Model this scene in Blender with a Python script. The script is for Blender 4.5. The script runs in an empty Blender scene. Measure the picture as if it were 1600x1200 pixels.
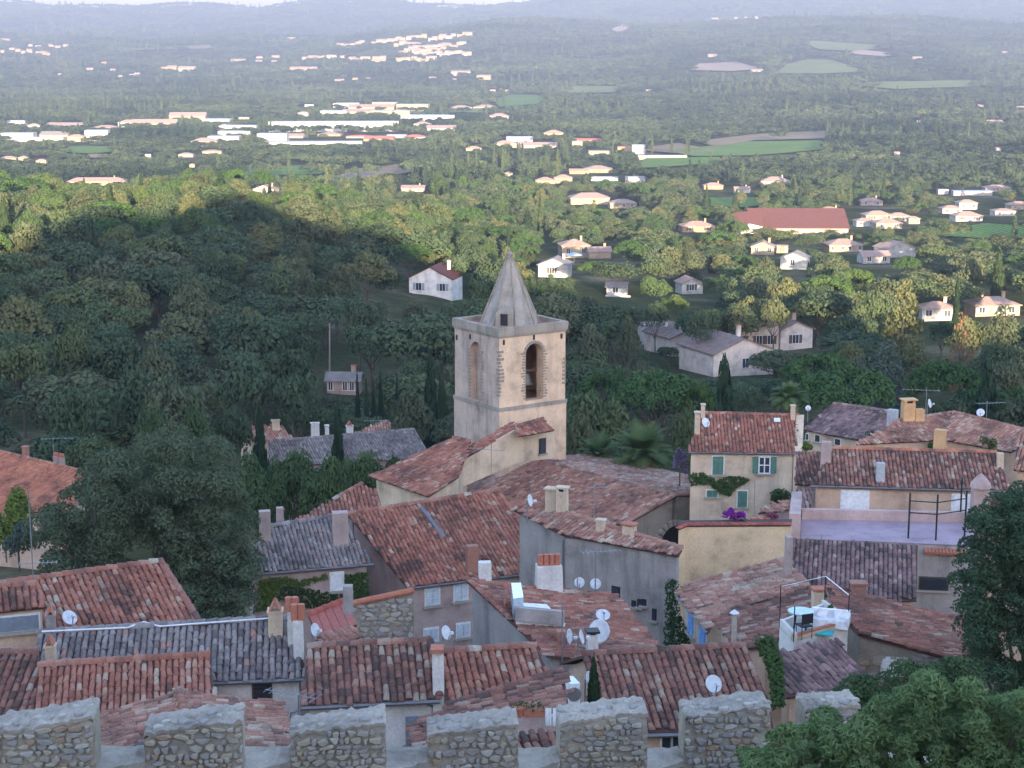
import bpy, bmesh, math, random
import numpy as np
from mathutils import Vector, Matrix, noise as mnoise
R = math.radians
S = bpy.context.scene
C = S.collection

# ------------------------------------------------------------------ camera
CZ = 100.0                 # eye height above the datum
FP = 2700.0                # focal length in photograph pixels (1600 wide)
PITCH = R(11.1)
cam_d = bpy.data.cameras.new('camera')
cam_d.sensor_width = 36.0
cam_d.lens = 36.0 * FP / 1600.0
cam_d.clip_start = 0.5
cam_d.clip_end = 60000.0
cam = bpy.data.objects.new('camera', cam_d)
C.objects.link(cam)
cam.location = (0, 0, CZ)
cam.rotation_euler = (R(90) - PITCH, 0, 0)
S.camera = cam

# ------------------------------------------------------------------ light
HAZE = 1.8e-4
SUN_EL, SUN_AZ = R(7.6), R(8.0)        # sun low behind the camera, a little to the right of it
sdir = Vector((math.cos(SUN_EL) * math.sin(SUN_AZ), -math.cos(SUN_EL) * math.cos(SUN_AZ), math.sin(SUN_EL)))
W = bpy.data.worlds.new('World')
S.world = W
W.use_nodes = True
nt = W.node_tree
bg = nt.nodes['Background']
sky = nt.nodes.new('ShaderNodeTexSky')
sky.sky_type = 'NISHITA'
sky.sun_disc = False
sky.sun_elevation = SUN_EL
sky.sun_rotation = R(180) - SUN_AZ
sky.altitude = 120
sky.air_density = 1.0
sky.dust_density = 1.0
sky.ozone_density = 2.0
tint = nt.nodes.new('ShaderNodeMix'); tint.data_type = 'RGBA'; tint.blend_type = 'MULTIPLY'; tint.inputs[0].default_value = 1.0
tint.inputs[7].default_value = (1.08, .965, 1.02, 1)
nt.links.new(sky.outputs[0], tint.inputs[6])
nt.links.new(tint.outputs[2], bg.inputs[0])
bg.inputs[1].default_value = 0.15
sun_d = bpy.data.lights.new('sun', 'SUN')
sun_d.energy = 4.0
sun_d.angle = R(0.6)
sun_d.color = (1.0, 0.80, 0.53)
sun = bpy.data.objects.new('sun', sun_d)
C.objects.link(sun)
sun.rotation_euler = (-sdir).to_track_quat('-Z', 'Y').to_euler()
S.view_settings.view_transform = 'Standard'
S.view_settings.look = 'None'
S.view_settings.gamma = 1
S.view_settings.exposure = 2.95
S.cycles.max_bounces = 5
S.cycles.diffuse_bounces = 3
S.cycles.glossy_bounces = 2
S.cycles.transmission_bounces = 2
S.cycles.transparent_max_bounces = 4
S.cycles.volume_bounces = 0
S.cycles.use_denoising = True

# ------------------------------------------------------------------ picture geometry -> places
_f = Vector((0, math.cos(PITCH), -math.sin(PITCH)))
_u = Vector((0, math.sin(PITCH), math.cos(PITCH)))
_e = Vector((0, 0, CZ))
def ray(px, py):
    return _f + Vector((1, 0, 0)) * ((px - 800) / FP) + _u * ((600 - py) / FP)
def at(px, py, D):                     # the point seen at a pixel, D metres north of the camera
    d = ray(px, py)
    return _e + d * (D / d.y)
def atz(px, py, z):
    d = ray(px, py)
    return _e + d * ((z - CZ) / d.z)
def onplane(px, py, p, n):
    d = ray(px, py)
    return _e + d * ((p - _e).dot(n) / d.dot(n))
def proj(P):
    v = Vector(P) - _e
    t = v.dot(_f)
    return 800 + FP * v.x / t, 600 - FP * v.dot(_u) / t

# ------------------------------------------------------------------ scene bookkeeping
WORLD = {}
def tag(o, label=None, cat=None, group=None, kind=None):
    if label: o['label'] = label
    if cat: o['category'] = cat
    if group: o['group'] = group
    if kind: o['kind'] = kind
    return o
def put(o, parent=None, world=None):
    C.objects.link(o)
    w = world if world is not None else Matrix.Identity(4)
    if parent is not None:
        o.parent = parent
        o.matrix_parent_inverse = WORLD[parent.name].inverted()
    o.matrix_basis = w
    WORLD[o.name] = w
    return o
def thing(name, label, cat, loc=(0, 0, 0), rz=0.0, group=None):
    o = bpy.data.objects.new(name, None)
    o.empty_display_size = 0.3
    put(o, None, Matrix.Translation(loc) @ Matrix.Rotation(rz, 4, 'Z'))
    return tag(o, label, cat, group)
def local(o, parent):                   # a part modelled in its parent's own coordinates
    C.objects.link(o)
    o.parent = parent
    WORLD[o.name] = WORLD[parent.name]
    return o
def fast_mesh(name, V, F, mats=(), mi=None, tv=None, smooth=False):
    V = np.asarray(V, np.float32); F = np.asarray(F, np.int32)
    me = bpy.data.meshes.new(name)
    n, k = F.shape
    me.vertices.add(len(V)); me.vertices.foreach_set('co', V.ravel())
    me.loops.add(n * k); me.loops.foreach_set('vertex_index', F.ravel())
    me.polygons.add(n)
    me.polygons.foreach_set('loop_start', np.arange(0, n * k, k, dtype=np.int32))
    me.polygons.foreach_set('loop_total', np.full(n, k, np.int32))
    for m in mats: me.materials.append(m)
    if mi is not None: me.polygons.foreach_set('material_index', np.asarray(mi, np.int32))
    if tv is not None:
        a = me.attributes.new('tv', 'FLOAT', 'FACE')
        a.data.foreach_set('value', np.asarray(tv, np.float32))
    if smooth: me.polygons.foreach_set('use_smooth', np.ones(n, bool))
    me.update(calc_edges=True)
    return me
class MB:
    """collects simple solids into one mesh"""
    def __init__(s): s.v = []; s.f = []; s.m = []
    def add(s, vs, fs, m=0):
        b = len(s.v); s.v += [tuple(v) for v in vs]
        s.f += [tuple(i + b for i in f) for f in fs]; s.m += [m] * len(fs)
        return s
    def box(s, c, size, M=None, m=0, taper=1.0):
        x, y, z = [q / 2 for q in size]
        vs = []
        for dz in (-1, 1):
            k = taper if dz > 0 else 1.0
            for dx, dy in ((-1, -1), (1, -1), (1, 1), (-1, 1)):
                p = Vector((dx * x * k, dy * y * k, dz * z))
                vs.append((M @ p if M is not None else p) + Vector(c))
        return s.add(vs, [(3, 2, 1, 0), (4, 5, 6, 7), (0, 1, 5, 4), (1, 2, 6, 5), (2, 3, 7, 6), (3, 0, 4, 7)], m)
    def tube(s, pts, r, n=6, m=0, r2=None):
        pts = [Vector(p) for p in pts]
        rings = []
        for i, p in enumerate(pts):
            d = (pts[min(i + 1, len(pts) - 1)] - pts[max(i - 1, 0)]).normalized()
            a = d.orthogonal().normalized() if abs(d.z) > .9 else d.cross(Vector((0, 0, 1))).normalized()
            b = d.cross(a)
            rr = r if r2 is None else r + (r2 - r) * i / (len(pts) - 1)
            rings.append([p + (a * math.cos(t) + b * math.sin(t)) * rr for t in [2 * math.pi * k / n for k in range(n)]])
        vs = [v for q in rings for v in q]
        fs = []
        for i in range(len(pts) - 1):
            for k in range(n):
                fs.append((i * n + k, i * n + (k + 1) % n, (i + 1) * n + (k + 1) % n, (i + 1) * n + k))
        fs.append(tuple(range(n - 1, -1, -1))); fs.append(tuple(range((len(pts) - 1) * n, len(pts) * n)))
        return s.add(vs, fs, m)
    def prism(s, poly, dvec, m=0):       # polygon of 3D points pushed along dvec
        n = len(poly); p = [Vector(q) for q in poly]; q = [a + Vector(dvec) for a in p]
        fs = [tuple(range(n)), tuple(range(2 * n - 1, n - 1, -1))]
        for i in range(n): fs.append((i, i + n, (i + 1) % n + n, (i + 1) % n))
        return s.add(p + q, fs, m)
    def lathe(s, prof, n=12, c=(0, 0, 0), m=0, M=None):
        vs = []
        for r_, z in prof:
            for k in range(n):
                t = 2 * math.pi * k / n
                p = Vector((r_ * math.cos(t), r_ * math.sin(t), z))
                vs.append((M @ p if M is not None else p) + Vector(c))
        fs = []
        for i in range(len(prof) - 1):
            for k in range(n):
                fs.append((i * n + k, i * n + (k + 1) % n, (i + 1) * n + (k + 1) % n, (i + 1) * n + k))
        fs.append(tuple(range(n - 1, -1, -1))); fs.append(tuple(range((len(prof) - 1) * n, len(prof) * n)))
        return s.add(vs, fs, m)
    def mesh(s, name, mats, smooth=False):
        me = bpy.data.meshes.new(name)
        me.from_pydata(s.v, [], s.f)
        for q in (mats if isinstance(mats, (list, tuple)) else [mats]): me.materials.append(q)
        me.polygons.foreach_set('material_index', np.array(s.m, np.int32))
        if smooth: me.polygons.foreach_set('use_smooth', np.ones(len(s.f), bool))
        bm = bmesh.new(); bm.from_mesh(me); bmesh.ops.recalc_face_normals(bm, faces=bm.faces); bm.to_mesh(me); bm.free()
        me.update()
        return me
    def build(s, name, mats, parent=None, world=None, loc=False, smooth=False):
        o = bpy.data.objects.new(name, s.mesh(name, mats, smooth))
        return local(o, parent) if loc else put(o, parent, world)

# ------------------------------------------------------------------ materials
_M = {}
def newmat(name):
    m = bpy.data.materials.new(name); m.use_nodes = True
    n = m.node_tree
    p = n.nodes['Principled BSDF']
    p.inputs['Roughness'].default_value = .9
    p.inputs['Specular IOR Level'].default_value = .25
    return m, n, p
def nd(n, t, **k):
    q = n.nodes.new(t)
    for a, b in k.items():
        if a.startswith('i_'):
            q.inputs[a[2:].replace('_', ' ')].default_value = b
        else: setattr(q, a, b)
    return q
def ramp(n, stops, interp='LINEAR'):
    r = n.nodes.new('ShaderNodeValToRGB'); r.color_ramp.interpolation = interp
    e = r.color_ramp.elements
    while len(e) < len(stops): e.new(0.5)
    for q, (p, c) in zip(e, stops): q.position = p; q.color = (*c, 1)
    return r
def mixc(n, fac, a, b, mode='MIX'):
    q = n.nodes.new('ShaderNodeMix'); q.data_type = 'RGBA'; q.blend_type = mode
    for s, v in ((0, fac), (6, a), (7, b)):
        if hasattr(v, 'links') or hasattr(v, 'is_output'): n.links.new(v, q.inputs[s])
        elif s == 0: q.inputs[0].default_value = v
        else: q.inputs[s].default_value = (*v, 1)
    return q.outputs[2]
def coords(n, scale=(1, 1, 1)):
    t = n.nodes.new('ShaderNodeTexCoord'); m = n.nodes.new('ShaderNodeMapping')
    m.inputs['Scale'].default_value = scale
    n.links.new(t.outputs['Object'], m.inputs[0])
    return m.outputs[0]
def bump(n, p, h, strength, dist):
    b = n.nodes.new('ShaderNodeBump'); b.inputs['Strength'].default_value = strength; b.inputs['Distance'].default_value = dist
    n.links.new(h, b.inputs['Height']); n.links.new(b.outputs[0], p.inputs['Normal'])
def plain(name, col, rough=.8, metal=0.0, spec=.25):
    if name in _M: return _M[name]
    m, n, p = newmat(name)
    x = nd(n, 'ShaderNodeTexNoise', i_Scale=6.0, i_Detail=4.0)
    n.links.new(coords(n), x.inputs[0])
    r = ramp(n, [(.3, tuple(c * .82 for c in col)), (.7, tuple(min(1, c * 1.12) for c in col))])
    n.links.new(x.outputs[0], r.inputs[0]); n.links.new(r.outputs[0], p.inputs['Base Color'])
    p.inputs['Roughness'].default_value = rough; p.inputs['Metallic'].default_value = metal
    p.inputs['Specular IOR Level'].default_value = spec
    _M[name] = m; return m
def plaster(name, col, stain=(.16, .14, .12), amount=.5, streak=1.0):
    """lime render: blotches, rain streaks with a shape of their own, fine grain"""
    if name in _M: return _M[name]
    m, n, p = newmat(name)
    c = coords(n)
    a = nd(n, 'ShaderNodeTexNoise', i_Scale=.7, i_Detail=7.0, i_Roughness=.62); n.links.new(c, a.inputs[0])
    b = nd(n, 'ShaderNodeTexNoise', i_Scale=1.0, i_Detail=5.0, i_Roughness=.6); n.links.new(coords(n, (1.3, 1.3, .16)), b.inputs[0])
    g = nd(n, 'ShaderNodeTexNoise', i_Scale=14.0, i_Detail=5.0, i_Roughness=.7); n.links.new(c, g.inputs[0])
    r1 = ramp(n, [(.30, tuple(q * .58 for q in col)), (.46, tuple(q * .88 for q in col)), (.58, col), (.74, tuple(min(1, q * 1.13) for q in col))]); n.links.new(a.outputs[0], r1.inputs[0])
    r2 = ramp(n, [(.50, (0, 0, 0)), (.78, (amount * streak,) * 3)]); n.links.new(b.outputs[0], r2.inputs[0])
    k = mixc(n, r2.outputs[0], r1.outputs[0], stain)
    r3 = ramp(n, [(.3, (.8, .8, .8)), (.6, (1.05, 1.05, 1.05))]); n.links.new(g.outputs[0], r3.inputs[0])
    n.links.new(mixc(n, 1.0, k, r3.outputs[0], 'MULTIPLY'), p.inputs['Base Color'])
    bump(n, p, g.outputs[0], .35, .03)
    _M[name] = m; return m
def tilemat(name, stops, lichen=.5, lich=(.46, .43, .38), dark=(.045, .04, .038)):
    """fired clay: each tile takes its own tone from tv; lichen and soot wander over them"""
    if name in _M: return _M[name]
    m, n, p = newmat(name)
    at_ = nd(n, 'ShaderNodeAttribute', attribute_name='tv')
    oi = n.nodes.new('ShaderNodeObjectInfo')
    g = n.nodes.new('ShaderNodeNewGeometry')
    tr = nd(n, 'ShaderNodeMapping'); n.links.new(g.outputs['Position'], tr.inputs[0])
    r = ramp(n, stops); n.links.new(at_.outputs['Fac'], r.inputs[0])
    a = nd(n, 'ShaderNodeTexNoise', i_Scale=2.6, i_Detail=6.0, i_Roughness=.7); n.links.new(tr.outputs[0], a.inputs[0])
    ra = ramp(n, [(.56, (0, 0, 0)), (.72, (lichen,) * 3)]); n.links.new(a.outputs[0], ra.inputs[0])
    b = nd(n, 'ShaderNodeTexNoise', i_Scale=.55, i_Detail=7.0, i_Roughness=.72, i_Distortion=.6); n.links.new(tr.outputs[0], b.inputs[0])
    rb = ramp(n, [(.47, (0, 0, 0)), (.68, (.75,) * 3)]); n.links.new(b.outputs[0], rb.inputs[0])
    d = nd(n, 'ShaderNodeTexNoise', i_Scale=17.0, i_Detail=4.0, i_Roughness=.8); n.links.new(tr.outputs[0], d.inputs[0])
    rd = ramp(n, [(.3, (.62,) * 3), (.62, (1.15,) * 3)]); n.links.new(d.outputs[0], rd.inputs[0])
    k = mixc(n, ra.outputs[0], r.outputs[0], lich)
    k = mixc(n, rb.outputs[0], k, dark)
    n.links.new(mixc(n, 1.0, k, rd.outputs[0], 'MULTIPLY'), p.inputs['Base Color'])
    bump(n, p, d.outputs[0], .4, .015)
    p.inputs['Roughness'].default_value = .86
    _M[name] = m; return m
RED = tilemat('clay_red', [(0, (.10, 0.071, .058)), (.16, (.23, 0.100, .070)), (.45, (.33, 0.131, .088)), (.75, (.40, 0.188, .13)), (.92, (.42, 0.262, .185)), (1, (.47, 0.399, .30))], .35, (.38, .33, .30))
DARK = tilemat('clay_dark', [(0, (.065, 0.055, .048)), (.3, (.15, 0.082, .065)), (.6, (.26, 0.120, .088)), (.85, (.34, 0.182, .13)), (1, (.37, 0.319, .25))], .38, (.36, .31, .28))
GREY = tilemat('clay_grey', [(0, (.11, .10, .098)), (.3, (.19, .165, .155)), (.6, (.26, .23, .215)), (.9, (.33, .295, .275)), (.97, (.34, .19, .15)), (1, (.42, .38, .35))], .4, (.38, .36, .33), dark=(.07, .063, .063))
PURP = tilemat('clay_purple', [(0, (.085, .068, .068)), (.3, (.18, .12, .115)), (.6, (.27, .175, .165)), (.85, (.34, .23, .215)), (1, (.40, .33, .30))], .4, (.36, .32, .30))
PINK = tilemat('clay_pink', [(0, (.14, 0.091, .075)), (.2, (.28, 0.137, .10)), (.5, (.38, 0.188, .135)), (.78, (.44, 0.268, .195)), (1, (.48, 0.410, .31))], .38, (.42, .36, .32))
ORAN = tilemat('clay_orange', [(0, (.26, .10, .065)), (.3, (.40, .15, .09)), (.6, (.47, .18, .105)), (1, (.49, .24, .15))], .08)
NEWR = tilemat('clay_new', [(0, (.30, .085, .06)), (.5, (.38, .10, .07)), (1, (.42, .14, .10))], .15)
PAL = dict(red=RED, dark=DARK, grey=GREY, purp=PURP, pink=PINK, oran=ORAN, newr=NEWR)
def leafmat(name, col, var=.35, trans=.25):
    if name in _M: return _M[name]
    m, n, p = newmat(name)
    oi = n.nodes.new('ShaderNodeObjectInfo'); at_ = nd(n, 'ShaderNodeAttribute', attribute_name='tv')
    r = ramp(n, [(0, tuple(c * (1 - var) for c in col)), (.5, col), (.8, (col[0] * 1.18, col[1] * 1.10, col[2] * .95)), (1, (col[0] * 1.45, col[1] * 1.22, col[2] * .95))])
    ad = nd(n, 'ShaderNodeMath', operation='MULTIPLY_ADD'); ad.inputs[1].default_value = .80
    n.links.new(oi.outputs['Random'], ad.inputs[0])
    ml = nd(n, 'ShaderNodeMath', operation='MULTIPLY'); ml.inputs[1].default_value = .20
    n.links.new(at_.outputs['Fac'], ml.inputs[0]); n.links.new(ml.outputs[0], ad.inputs[2])
    n.links.new(ad.outputs[0], r.inputs[0])
    n.links.new(r.outputs[0], p.inputs['Base Color'])
    p.inputs['Roughness'].default_value = .8; p.inputs['Specular IOR Level'].default_value = .04
    t = n.nodes.new('ShaderNodeBsdfTranslucent'); mx = n.nodes.new('ShaderNodeMixShader'); mx.inputs[0].default_value = trans
    n.links.new(r.outputs[0], t.inputs[0]); n.links.new(p.outputs[0], mx.inputs[1]); n.links.new(t.outputs[0], mx.inputs[2])
    n.links.new(mx.outputs[0], n.nodes['Material Output'].inputs[0])
    _M[name] = m; return m
OAK = leafmat('oak_leaves', (.080, .114, .064))
OAK2 = leafmat('oak_leaves_olive', (.106, .126, .072))
PINE = leafmat('pine_needles', (.068, .122, .048), .25)
CYPR = leafmat('cypress_needles', (.036, .062, .036), .25)
PLANE = leafmat('plane_leaves', (.078, .122, .056), .25)
CEDAR = leafmat('cedar_needles', (.085, .115, .095), .2)
DRY = leafmat('dry_leaves', (.19, .125, .075), .2)
FAR = leafmat('far_leaves', (.068, .098, .060), .35)
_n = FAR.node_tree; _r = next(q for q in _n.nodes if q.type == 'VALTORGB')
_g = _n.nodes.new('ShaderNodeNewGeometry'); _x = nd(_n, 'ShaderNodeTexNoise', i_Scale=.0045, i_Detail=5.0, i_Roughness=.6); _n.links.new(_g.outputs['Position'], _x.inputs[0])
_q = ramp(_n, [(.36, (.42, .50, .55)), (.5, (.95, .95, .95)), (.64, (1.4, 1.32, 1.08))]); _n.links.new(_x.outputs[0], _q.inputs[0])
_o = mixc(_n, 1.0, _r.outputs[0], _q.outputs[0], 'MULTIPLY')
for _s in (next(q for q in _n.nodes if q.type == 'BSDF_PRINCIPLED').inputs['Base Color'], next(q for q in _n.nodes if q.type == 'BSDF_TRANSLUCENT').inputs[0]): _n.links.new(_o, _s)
WILL = leafmat('almond_leaves', (.125, .20, .10), .35)
IVY = leafmat('ivy_leaves', (.055, .092, .036), .4)
LIME = leafmat('vine_leaves', (.125, .175, .045), .3)
PALM = leafmat('palm_leaves', (.10, .15, .065), .35)
BARK = plain('bark', (.11, .085, .065), .95)
PALEBARK = plain('bark_pale', (.26, .23, .20), .95)

# ------------------------------------------------------------------ terrain
DK = [0, 6, 15, 26, 45, 60, 80, 110, 150, 200, 280, 380, 480, 600, 800, 1200, 2000]
ZK = {  # height relative to the eye, by picture column
    -600: [-1.7, -4, -10.5, -15, -26, -29, -32, -36, -40, -43, -44, -44, -47, -62, -76, -83, -85],
    0:    [-1.7, -4, -10.5, -15, -26.5, -29, -32, -36, -40, -43, -43.5, -42, -43, -60, -76, -83, -85],
    400:  [-1.7, -4, -10.5, -15, -27, -29, -32, -36, -41, -45, -44, -41, -42, -59, -75, -83, -85],
    620:  [-1.7, -4, -10.5, -15, -27, -29, -32, -36, -41, -46, -47, -48, -51, -62, -74, -83, -85],
    800:  [-1.7, -4, -10.5, -15.5, -27, -29, -32, -36, -41, -46, -49, -53.5, -58, -64, -73, -83, -85],
    1200: [-1.7, -4, -10.5, -16, -27, -29, -32, -36, -41, -45, -50, -54, -58.5, -65, -73, -83, -85],
    1600: [-1.7, -4, -10.5, -16, -27, -29, -32, -36, -41, -44, -48, -53, -58, -65, -73, -83, -85],
    2200: [-1.7, -4, -10.5, -16, -27, -29, -32, -36, -41, -44, -48, -53, -58, -65, -73, -83, -85]}
FK = [3000, 3800, 4600, 5400, 6800, 9000, 13000]
YK = {-600: [150, 122, 98, 70, 64, 10, 30], 0: [150, 122, 98, 68, 62, 9, 30], 200: [150, 122, 96, 70, 66, 15, 30], 400: [150, 120, 94, 72, 66, 13, 30],
      550: [150, 116, 84, 62, 70, 2, 30], 650: [148, 108, 66, 50, 64, 9, 30], 780: [146, 104, 60, 38, 56, 15, 30], 900: [144, 100, 60, 42, 60, -6, 20],
      1100: [132, 90, 62, 40, 58, -22, 10], 1300: [122, 84, 56, 34, 54, -26, 10], 1600: [135, 98, 62, 36, 54, -18, 10], 2200: [135, 98, 62, 36, 54, -18, 10]}
def _ztab():
    xs = sorted(set(ZK) | set(YK))
    zx = sorted(ZK); yx = sorted(YK)
    out = []
    for x in xs:
        near = [np.interp(x, zx, [ZK[q][i] for q in zx]) for i in range(len(DK))]
        far = []
        for i, D in enumerate(FK):
            y = np.interp(x, yx, [YK[q][i] for q in yx])
            far.append(D * math.tan(math.atan((600 - y) / FP) - PITCH))
        out.append(near + far)
    return np.array(xs, float), np.array(DK + FK, float), np.array(out)
TX, TD, TZ = _ztab()
TL = np.log(TD + 20.0)
def ground(x, y):
    """height of the ground at x, y (metres; arrays welcome)"""
    x = np.asarray(x, float); y = np.asarray(y, float)
    yy = np.maximum(y, 1.0)
    px = np.clip(800 + FP * x / np.maximum(yy, np.abs(x) * .9 + 1), -600, 2200)
    D = np.where(y > 0, np.maximum(yy, np.hypot(x, y) * .55), 0)
    L = np.log(np.clip(D, 0, 13000) + 20.0)
    i = np.clip(np.searchsorted(TX, px) - 1, 0, len(TX) - 2); j = np.clip(np.searchsorted(TL, L) - 1, 0, len(TL) - 2)
    fx = (px - TX[i]) / (TX[i + 1] - TX[i]); fx = fx * fx * (3 - 2 * fx)
    fl = (L - TL[j]) / (TL[j + 1] - TL[j])
    z = (TZ[i, j] * (1 - fl) + TZ[i, j + 1] * fl) * (1 - fx) + (TZ[i + 1, j] * (1 - fl) + TZ[i + 1, j + 1] * fl) * fx
    r = np.hypot(x, y)
    # the castle hill behind the viewpoint falls away to the plain on its other side
    b = np.where(y < 0, np.clip((r - 110) / 500, 0, 1), 0); b = b * b * (3 - 2 * b)
    side = np.clip((np.abs(x) - 70 - .5 * np.abs(y)) / 400, 0, 1)
    z = np.where(y < 0, -1.7 - 2.3 * np.clip(r / 60, 0, 1) - 76 * np.maximum(b, side), z)
    hill = (12 * np.exp(-(x / 90) ** 2) + 18 * np.exp(-(x / 42) ** 2)) * np.exp(-((y + 62) / 26) ** 2)
    hill += 3.0 * np.sin(x * .21 + 1) * np.exp(-(x / 80) ** 2) * np.exp(-((y + 62) / 22) ** 2)
    n = np.sin(x * .004 + y * .0031) * np.cos(y * .0052 - x * .0023) + .5 * np.sin(x * .011 - y * .007)
    z = z + np.where(y > 0, n * np.clip((r - 3600) / 3000, 0, 1) * 20, 0)
    return z + hill + CZ
def g(x, y): return float(ground(x, y))
def ghit(px, py, lo=60, hi=12000):
    """where the line of sight through a pixel first meets the ground"""
    d = ray(px, py)
    D = lo * (hi / lo) ** (np.arange(1500) / 1499)
    P = np.array([[d.x / d.y * q, q, CZ + d.z / d.y * q] for q in D])
    k = np.nonzero(P[:, 2] <= ground(P[:, 0], P[:, 1]))[0]
    i = int(k[0]) if len(k) else 1499
    return Vector(P[i])

th = np.concatenate([np.linspace(-180, -42, 40)[:-1], np.linspace(-42, -19, 40)[:-1], np.linspace(-19, 19, 170)[:-1], np.linspace(19, 42, 40)[:-1], np.linspace(42, 180, 41)[:-1]])
rr = np.concatenate([[3], 6 * (15000 / 6) ** (np.arange(190) / 189)])
T, Q = np.meshgrid(np.radians(th), rr)
gx, gy = Q * np.sin(T), Q * np.cos(T)
gz = ground(gx, gy)
nr, na = gx.shape
V = np.stack([gx, gy, gz], -1).reshape(-1, 3)
V = np.vstack([V, [[0, 0, g(0, 0)]]])
i, j = np.meshgrid(np.arange(nr - 1), np.arange(na), indexing='ij')
F = np.stack([i * na + j, i * na + (j + 1) % na, (i + 1) * na + (j + 1) % na, (i + 1) * na + j], -1).reshape(-1, 4)
j = np.arange(0, na, 2)
F = np.vstack([F, np.stack([np.full(len(j), nr * na), (j + 2) % na, (j + 1) % na, j], -1)])
m, n, p = newmat('soil')
c = nd(n, 'ShaderNodeNewGeometry').outputs['Position']
a = nd(n, 'ShaderNodeTexNoise', i_Scale=.03, i_Detail=9.0, i_Roughness=.65); n.links.new(c, a.inputs[0])
b = nd(n, 'ShaderNodeTexNoise', i_Scale=.8, i_Detail=8.0, i_Roughness=.7); n.links.new(c, b.inputs[0])
r1 = ramp(n, [(.36, (.052, .062, .028)), (.52, (.085, .085, .042)), (.66, (.19, .155, .10))]); n.links.new(a.outputs[0], r1.inputs[0])
r2 = ramp(n, [(.3, (.6, .6, .6)), (.7, (1.2, 1.2, 1.2))]); n.links.new(b.outputs[0], r2.inputs[0])
n.links.new(mixc(n, 1.0, r1.outputs[0], r2.outputs[0], 'MULTIPLY'), p.inputs['Base Color'])
bump(n, p, b.outputs[0], .8, .3)
SOIL = m; p.inputs['Specular IOR Level'].default_value = 0.0
F = F[:, ::-1]
V_ground = V
tag(put(bpy.data.objects.new('ground', fast_mesh('ground', V, F, [SOIL], smooth=True))), kind='structure')

# ------------------------------------------------------------------ fields and clearings, laid on the plain
def fieldmat(name, ca, cb, rows=0.0, ang=0.0):
    m, n, p = newmat(name)
    c = nd(n, 'ShaderNodeNewGeometry').outputs['Position']
    a = nd(n, 'ShaderNodeTexNoise', i_Scale=.02, i_Detail=8.0, i_Roughness=.7); n.links.new(c, a.inputs[0])
    r1 = ramp(n, [(.35, ca), (.65, cb)]); n.links.new(a.outputs[0], r1.inputs[0])
    out = r1.outputs[0]
    if rows:
        mp = nd(n, 'ShaderNodeMapping'); mp.inputs['Rotation'].default_value = (0, 0, ang); n.links.new(c, mp.inputs[0])
        w = nd(n, 'ShaderNodeTexWave', i_Scale=rows, i_Distortion=1.5, i_Detail=2.0); n.links.new(mp.outputs[0], w.inputs[0])
        rw = ramp(n, [(.2, (.62, .6, .55)), (.7, (1.1, 1.1, 1.1))]); n.links.new(w.outputs[0], rw.inputs[0])
        out = mixc(n, 1.0, out, rw.outputs[0], 'MULTIPLY')
    n.links.new(out, p.inputs['Base Color']); p.inputs['Specular IOR Level'].default_value = 0.0; p.inputs['Roughness'].default_value = 1.0
    return m
VINE = fieldmat('vineyard', (.125, .205, .06), (.17, .24, .085), .12, .5)
GLADE = fieldmat('dry_glade', (.12, .10, .07), (.20, .165, .12))
TAN = fieldmat('stubble', (.20, .155, .105), (.27, .215, .15))
PASTURE = fieldmat('pasture', (.13, .175, .065), (.20, .21, .10))
ROCK = fieldmat('bare_earth', (.30, .22, .17), (.37, .29, .23))
ASPH = fieldmat('lane', (.16, .16, .165), (.21, .21, .21))
FIELDS = [
    ('field', VINE, [(1040, 240), (1160, 224), (1290, 222), (1292, 236), (1180, 246), (1085, 247)]),
    ('field', VINE, [(988, 266), (1010, 250), (1100, 248), (1160, 248), (1100, 259), (1040, 264)]),
    ('field', TAN, [(1085, 224), (1180, 212), (1290, 207), (1292, 219), (1180, 222), (1120, 232)]),
    ('field', TAN, [(985, 236), (1060, 226), (1120, 238), (1060, 243)]),
    ('field', PASTURE, [(1212, 117), (1230, 103), (1262, 95), (1300, 96), (1352, 114), (1290, 118)]),
    ('field', ROCK, [(1078, 112), (1092, 102), (1150, 99), (1195, 111), (1140, 114)]),
    ('field', PASTURE, [(1246, 66), (1300, 68), (1410, 76), (1330, 82), (1280, 80)]),
    ('field', ROCK, [(1320, 86), (1345, 80), (1420, 88), (1380, 91)]),
    ('field', VINE, [(310, 272), (380, 264), (480, 261), (520, 268), (500, 275), (380, 278)]),
    ('field', TAN, [(500, 277), (540, 268), (620, 260), (660, 268), (600, 280), (540, 284)]),
    ('field', VINE, [(96, 240), (108, 231), (176, 231), (178, 240), (140, 243)]),
    ('field', TAN, [(80, 247), (150, 243), (200, 247), (140, 250)]),
    ('field', TAN, [(200, 82), (215, 78), (280, 75), (340, 73), (330, 78), (250, 80)]),
    ('field', ROCK, [(952, 52), (960, 46), (980, 40), (988, 46), (970, 52)]),
    ('field', VINE, [(1060, 322), (1090, 312), (1190, 312), (1212, 322), (1150, 328)]),
    ('field', VINE, [(1470, 372), (1480, 362), (1540, 352), (1620, 358), (1600, 372), (1540, 376)]),
    ('field', PASTURE, [(700, 178), (710, 172), (768, 172), (762, 179)]),
    ('field', VINE, [(770, 158), (800, 150), (860, 152), (840, 165), (780, 170)]),
    ('lane', ASPH, [(1205, 306), (1216, 306), (1250, 326), (1236, 328)]),
    ('field', PASTURE, [(1330, 136), (1380, 130), (1520, 128), (1520, 138), (1400, 142)]),
    ('field', PASTURE, [(870, 142), (900, 137), (970, 138), (960, 147), (890, 148)])]
FIELD_PX = []
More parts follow.
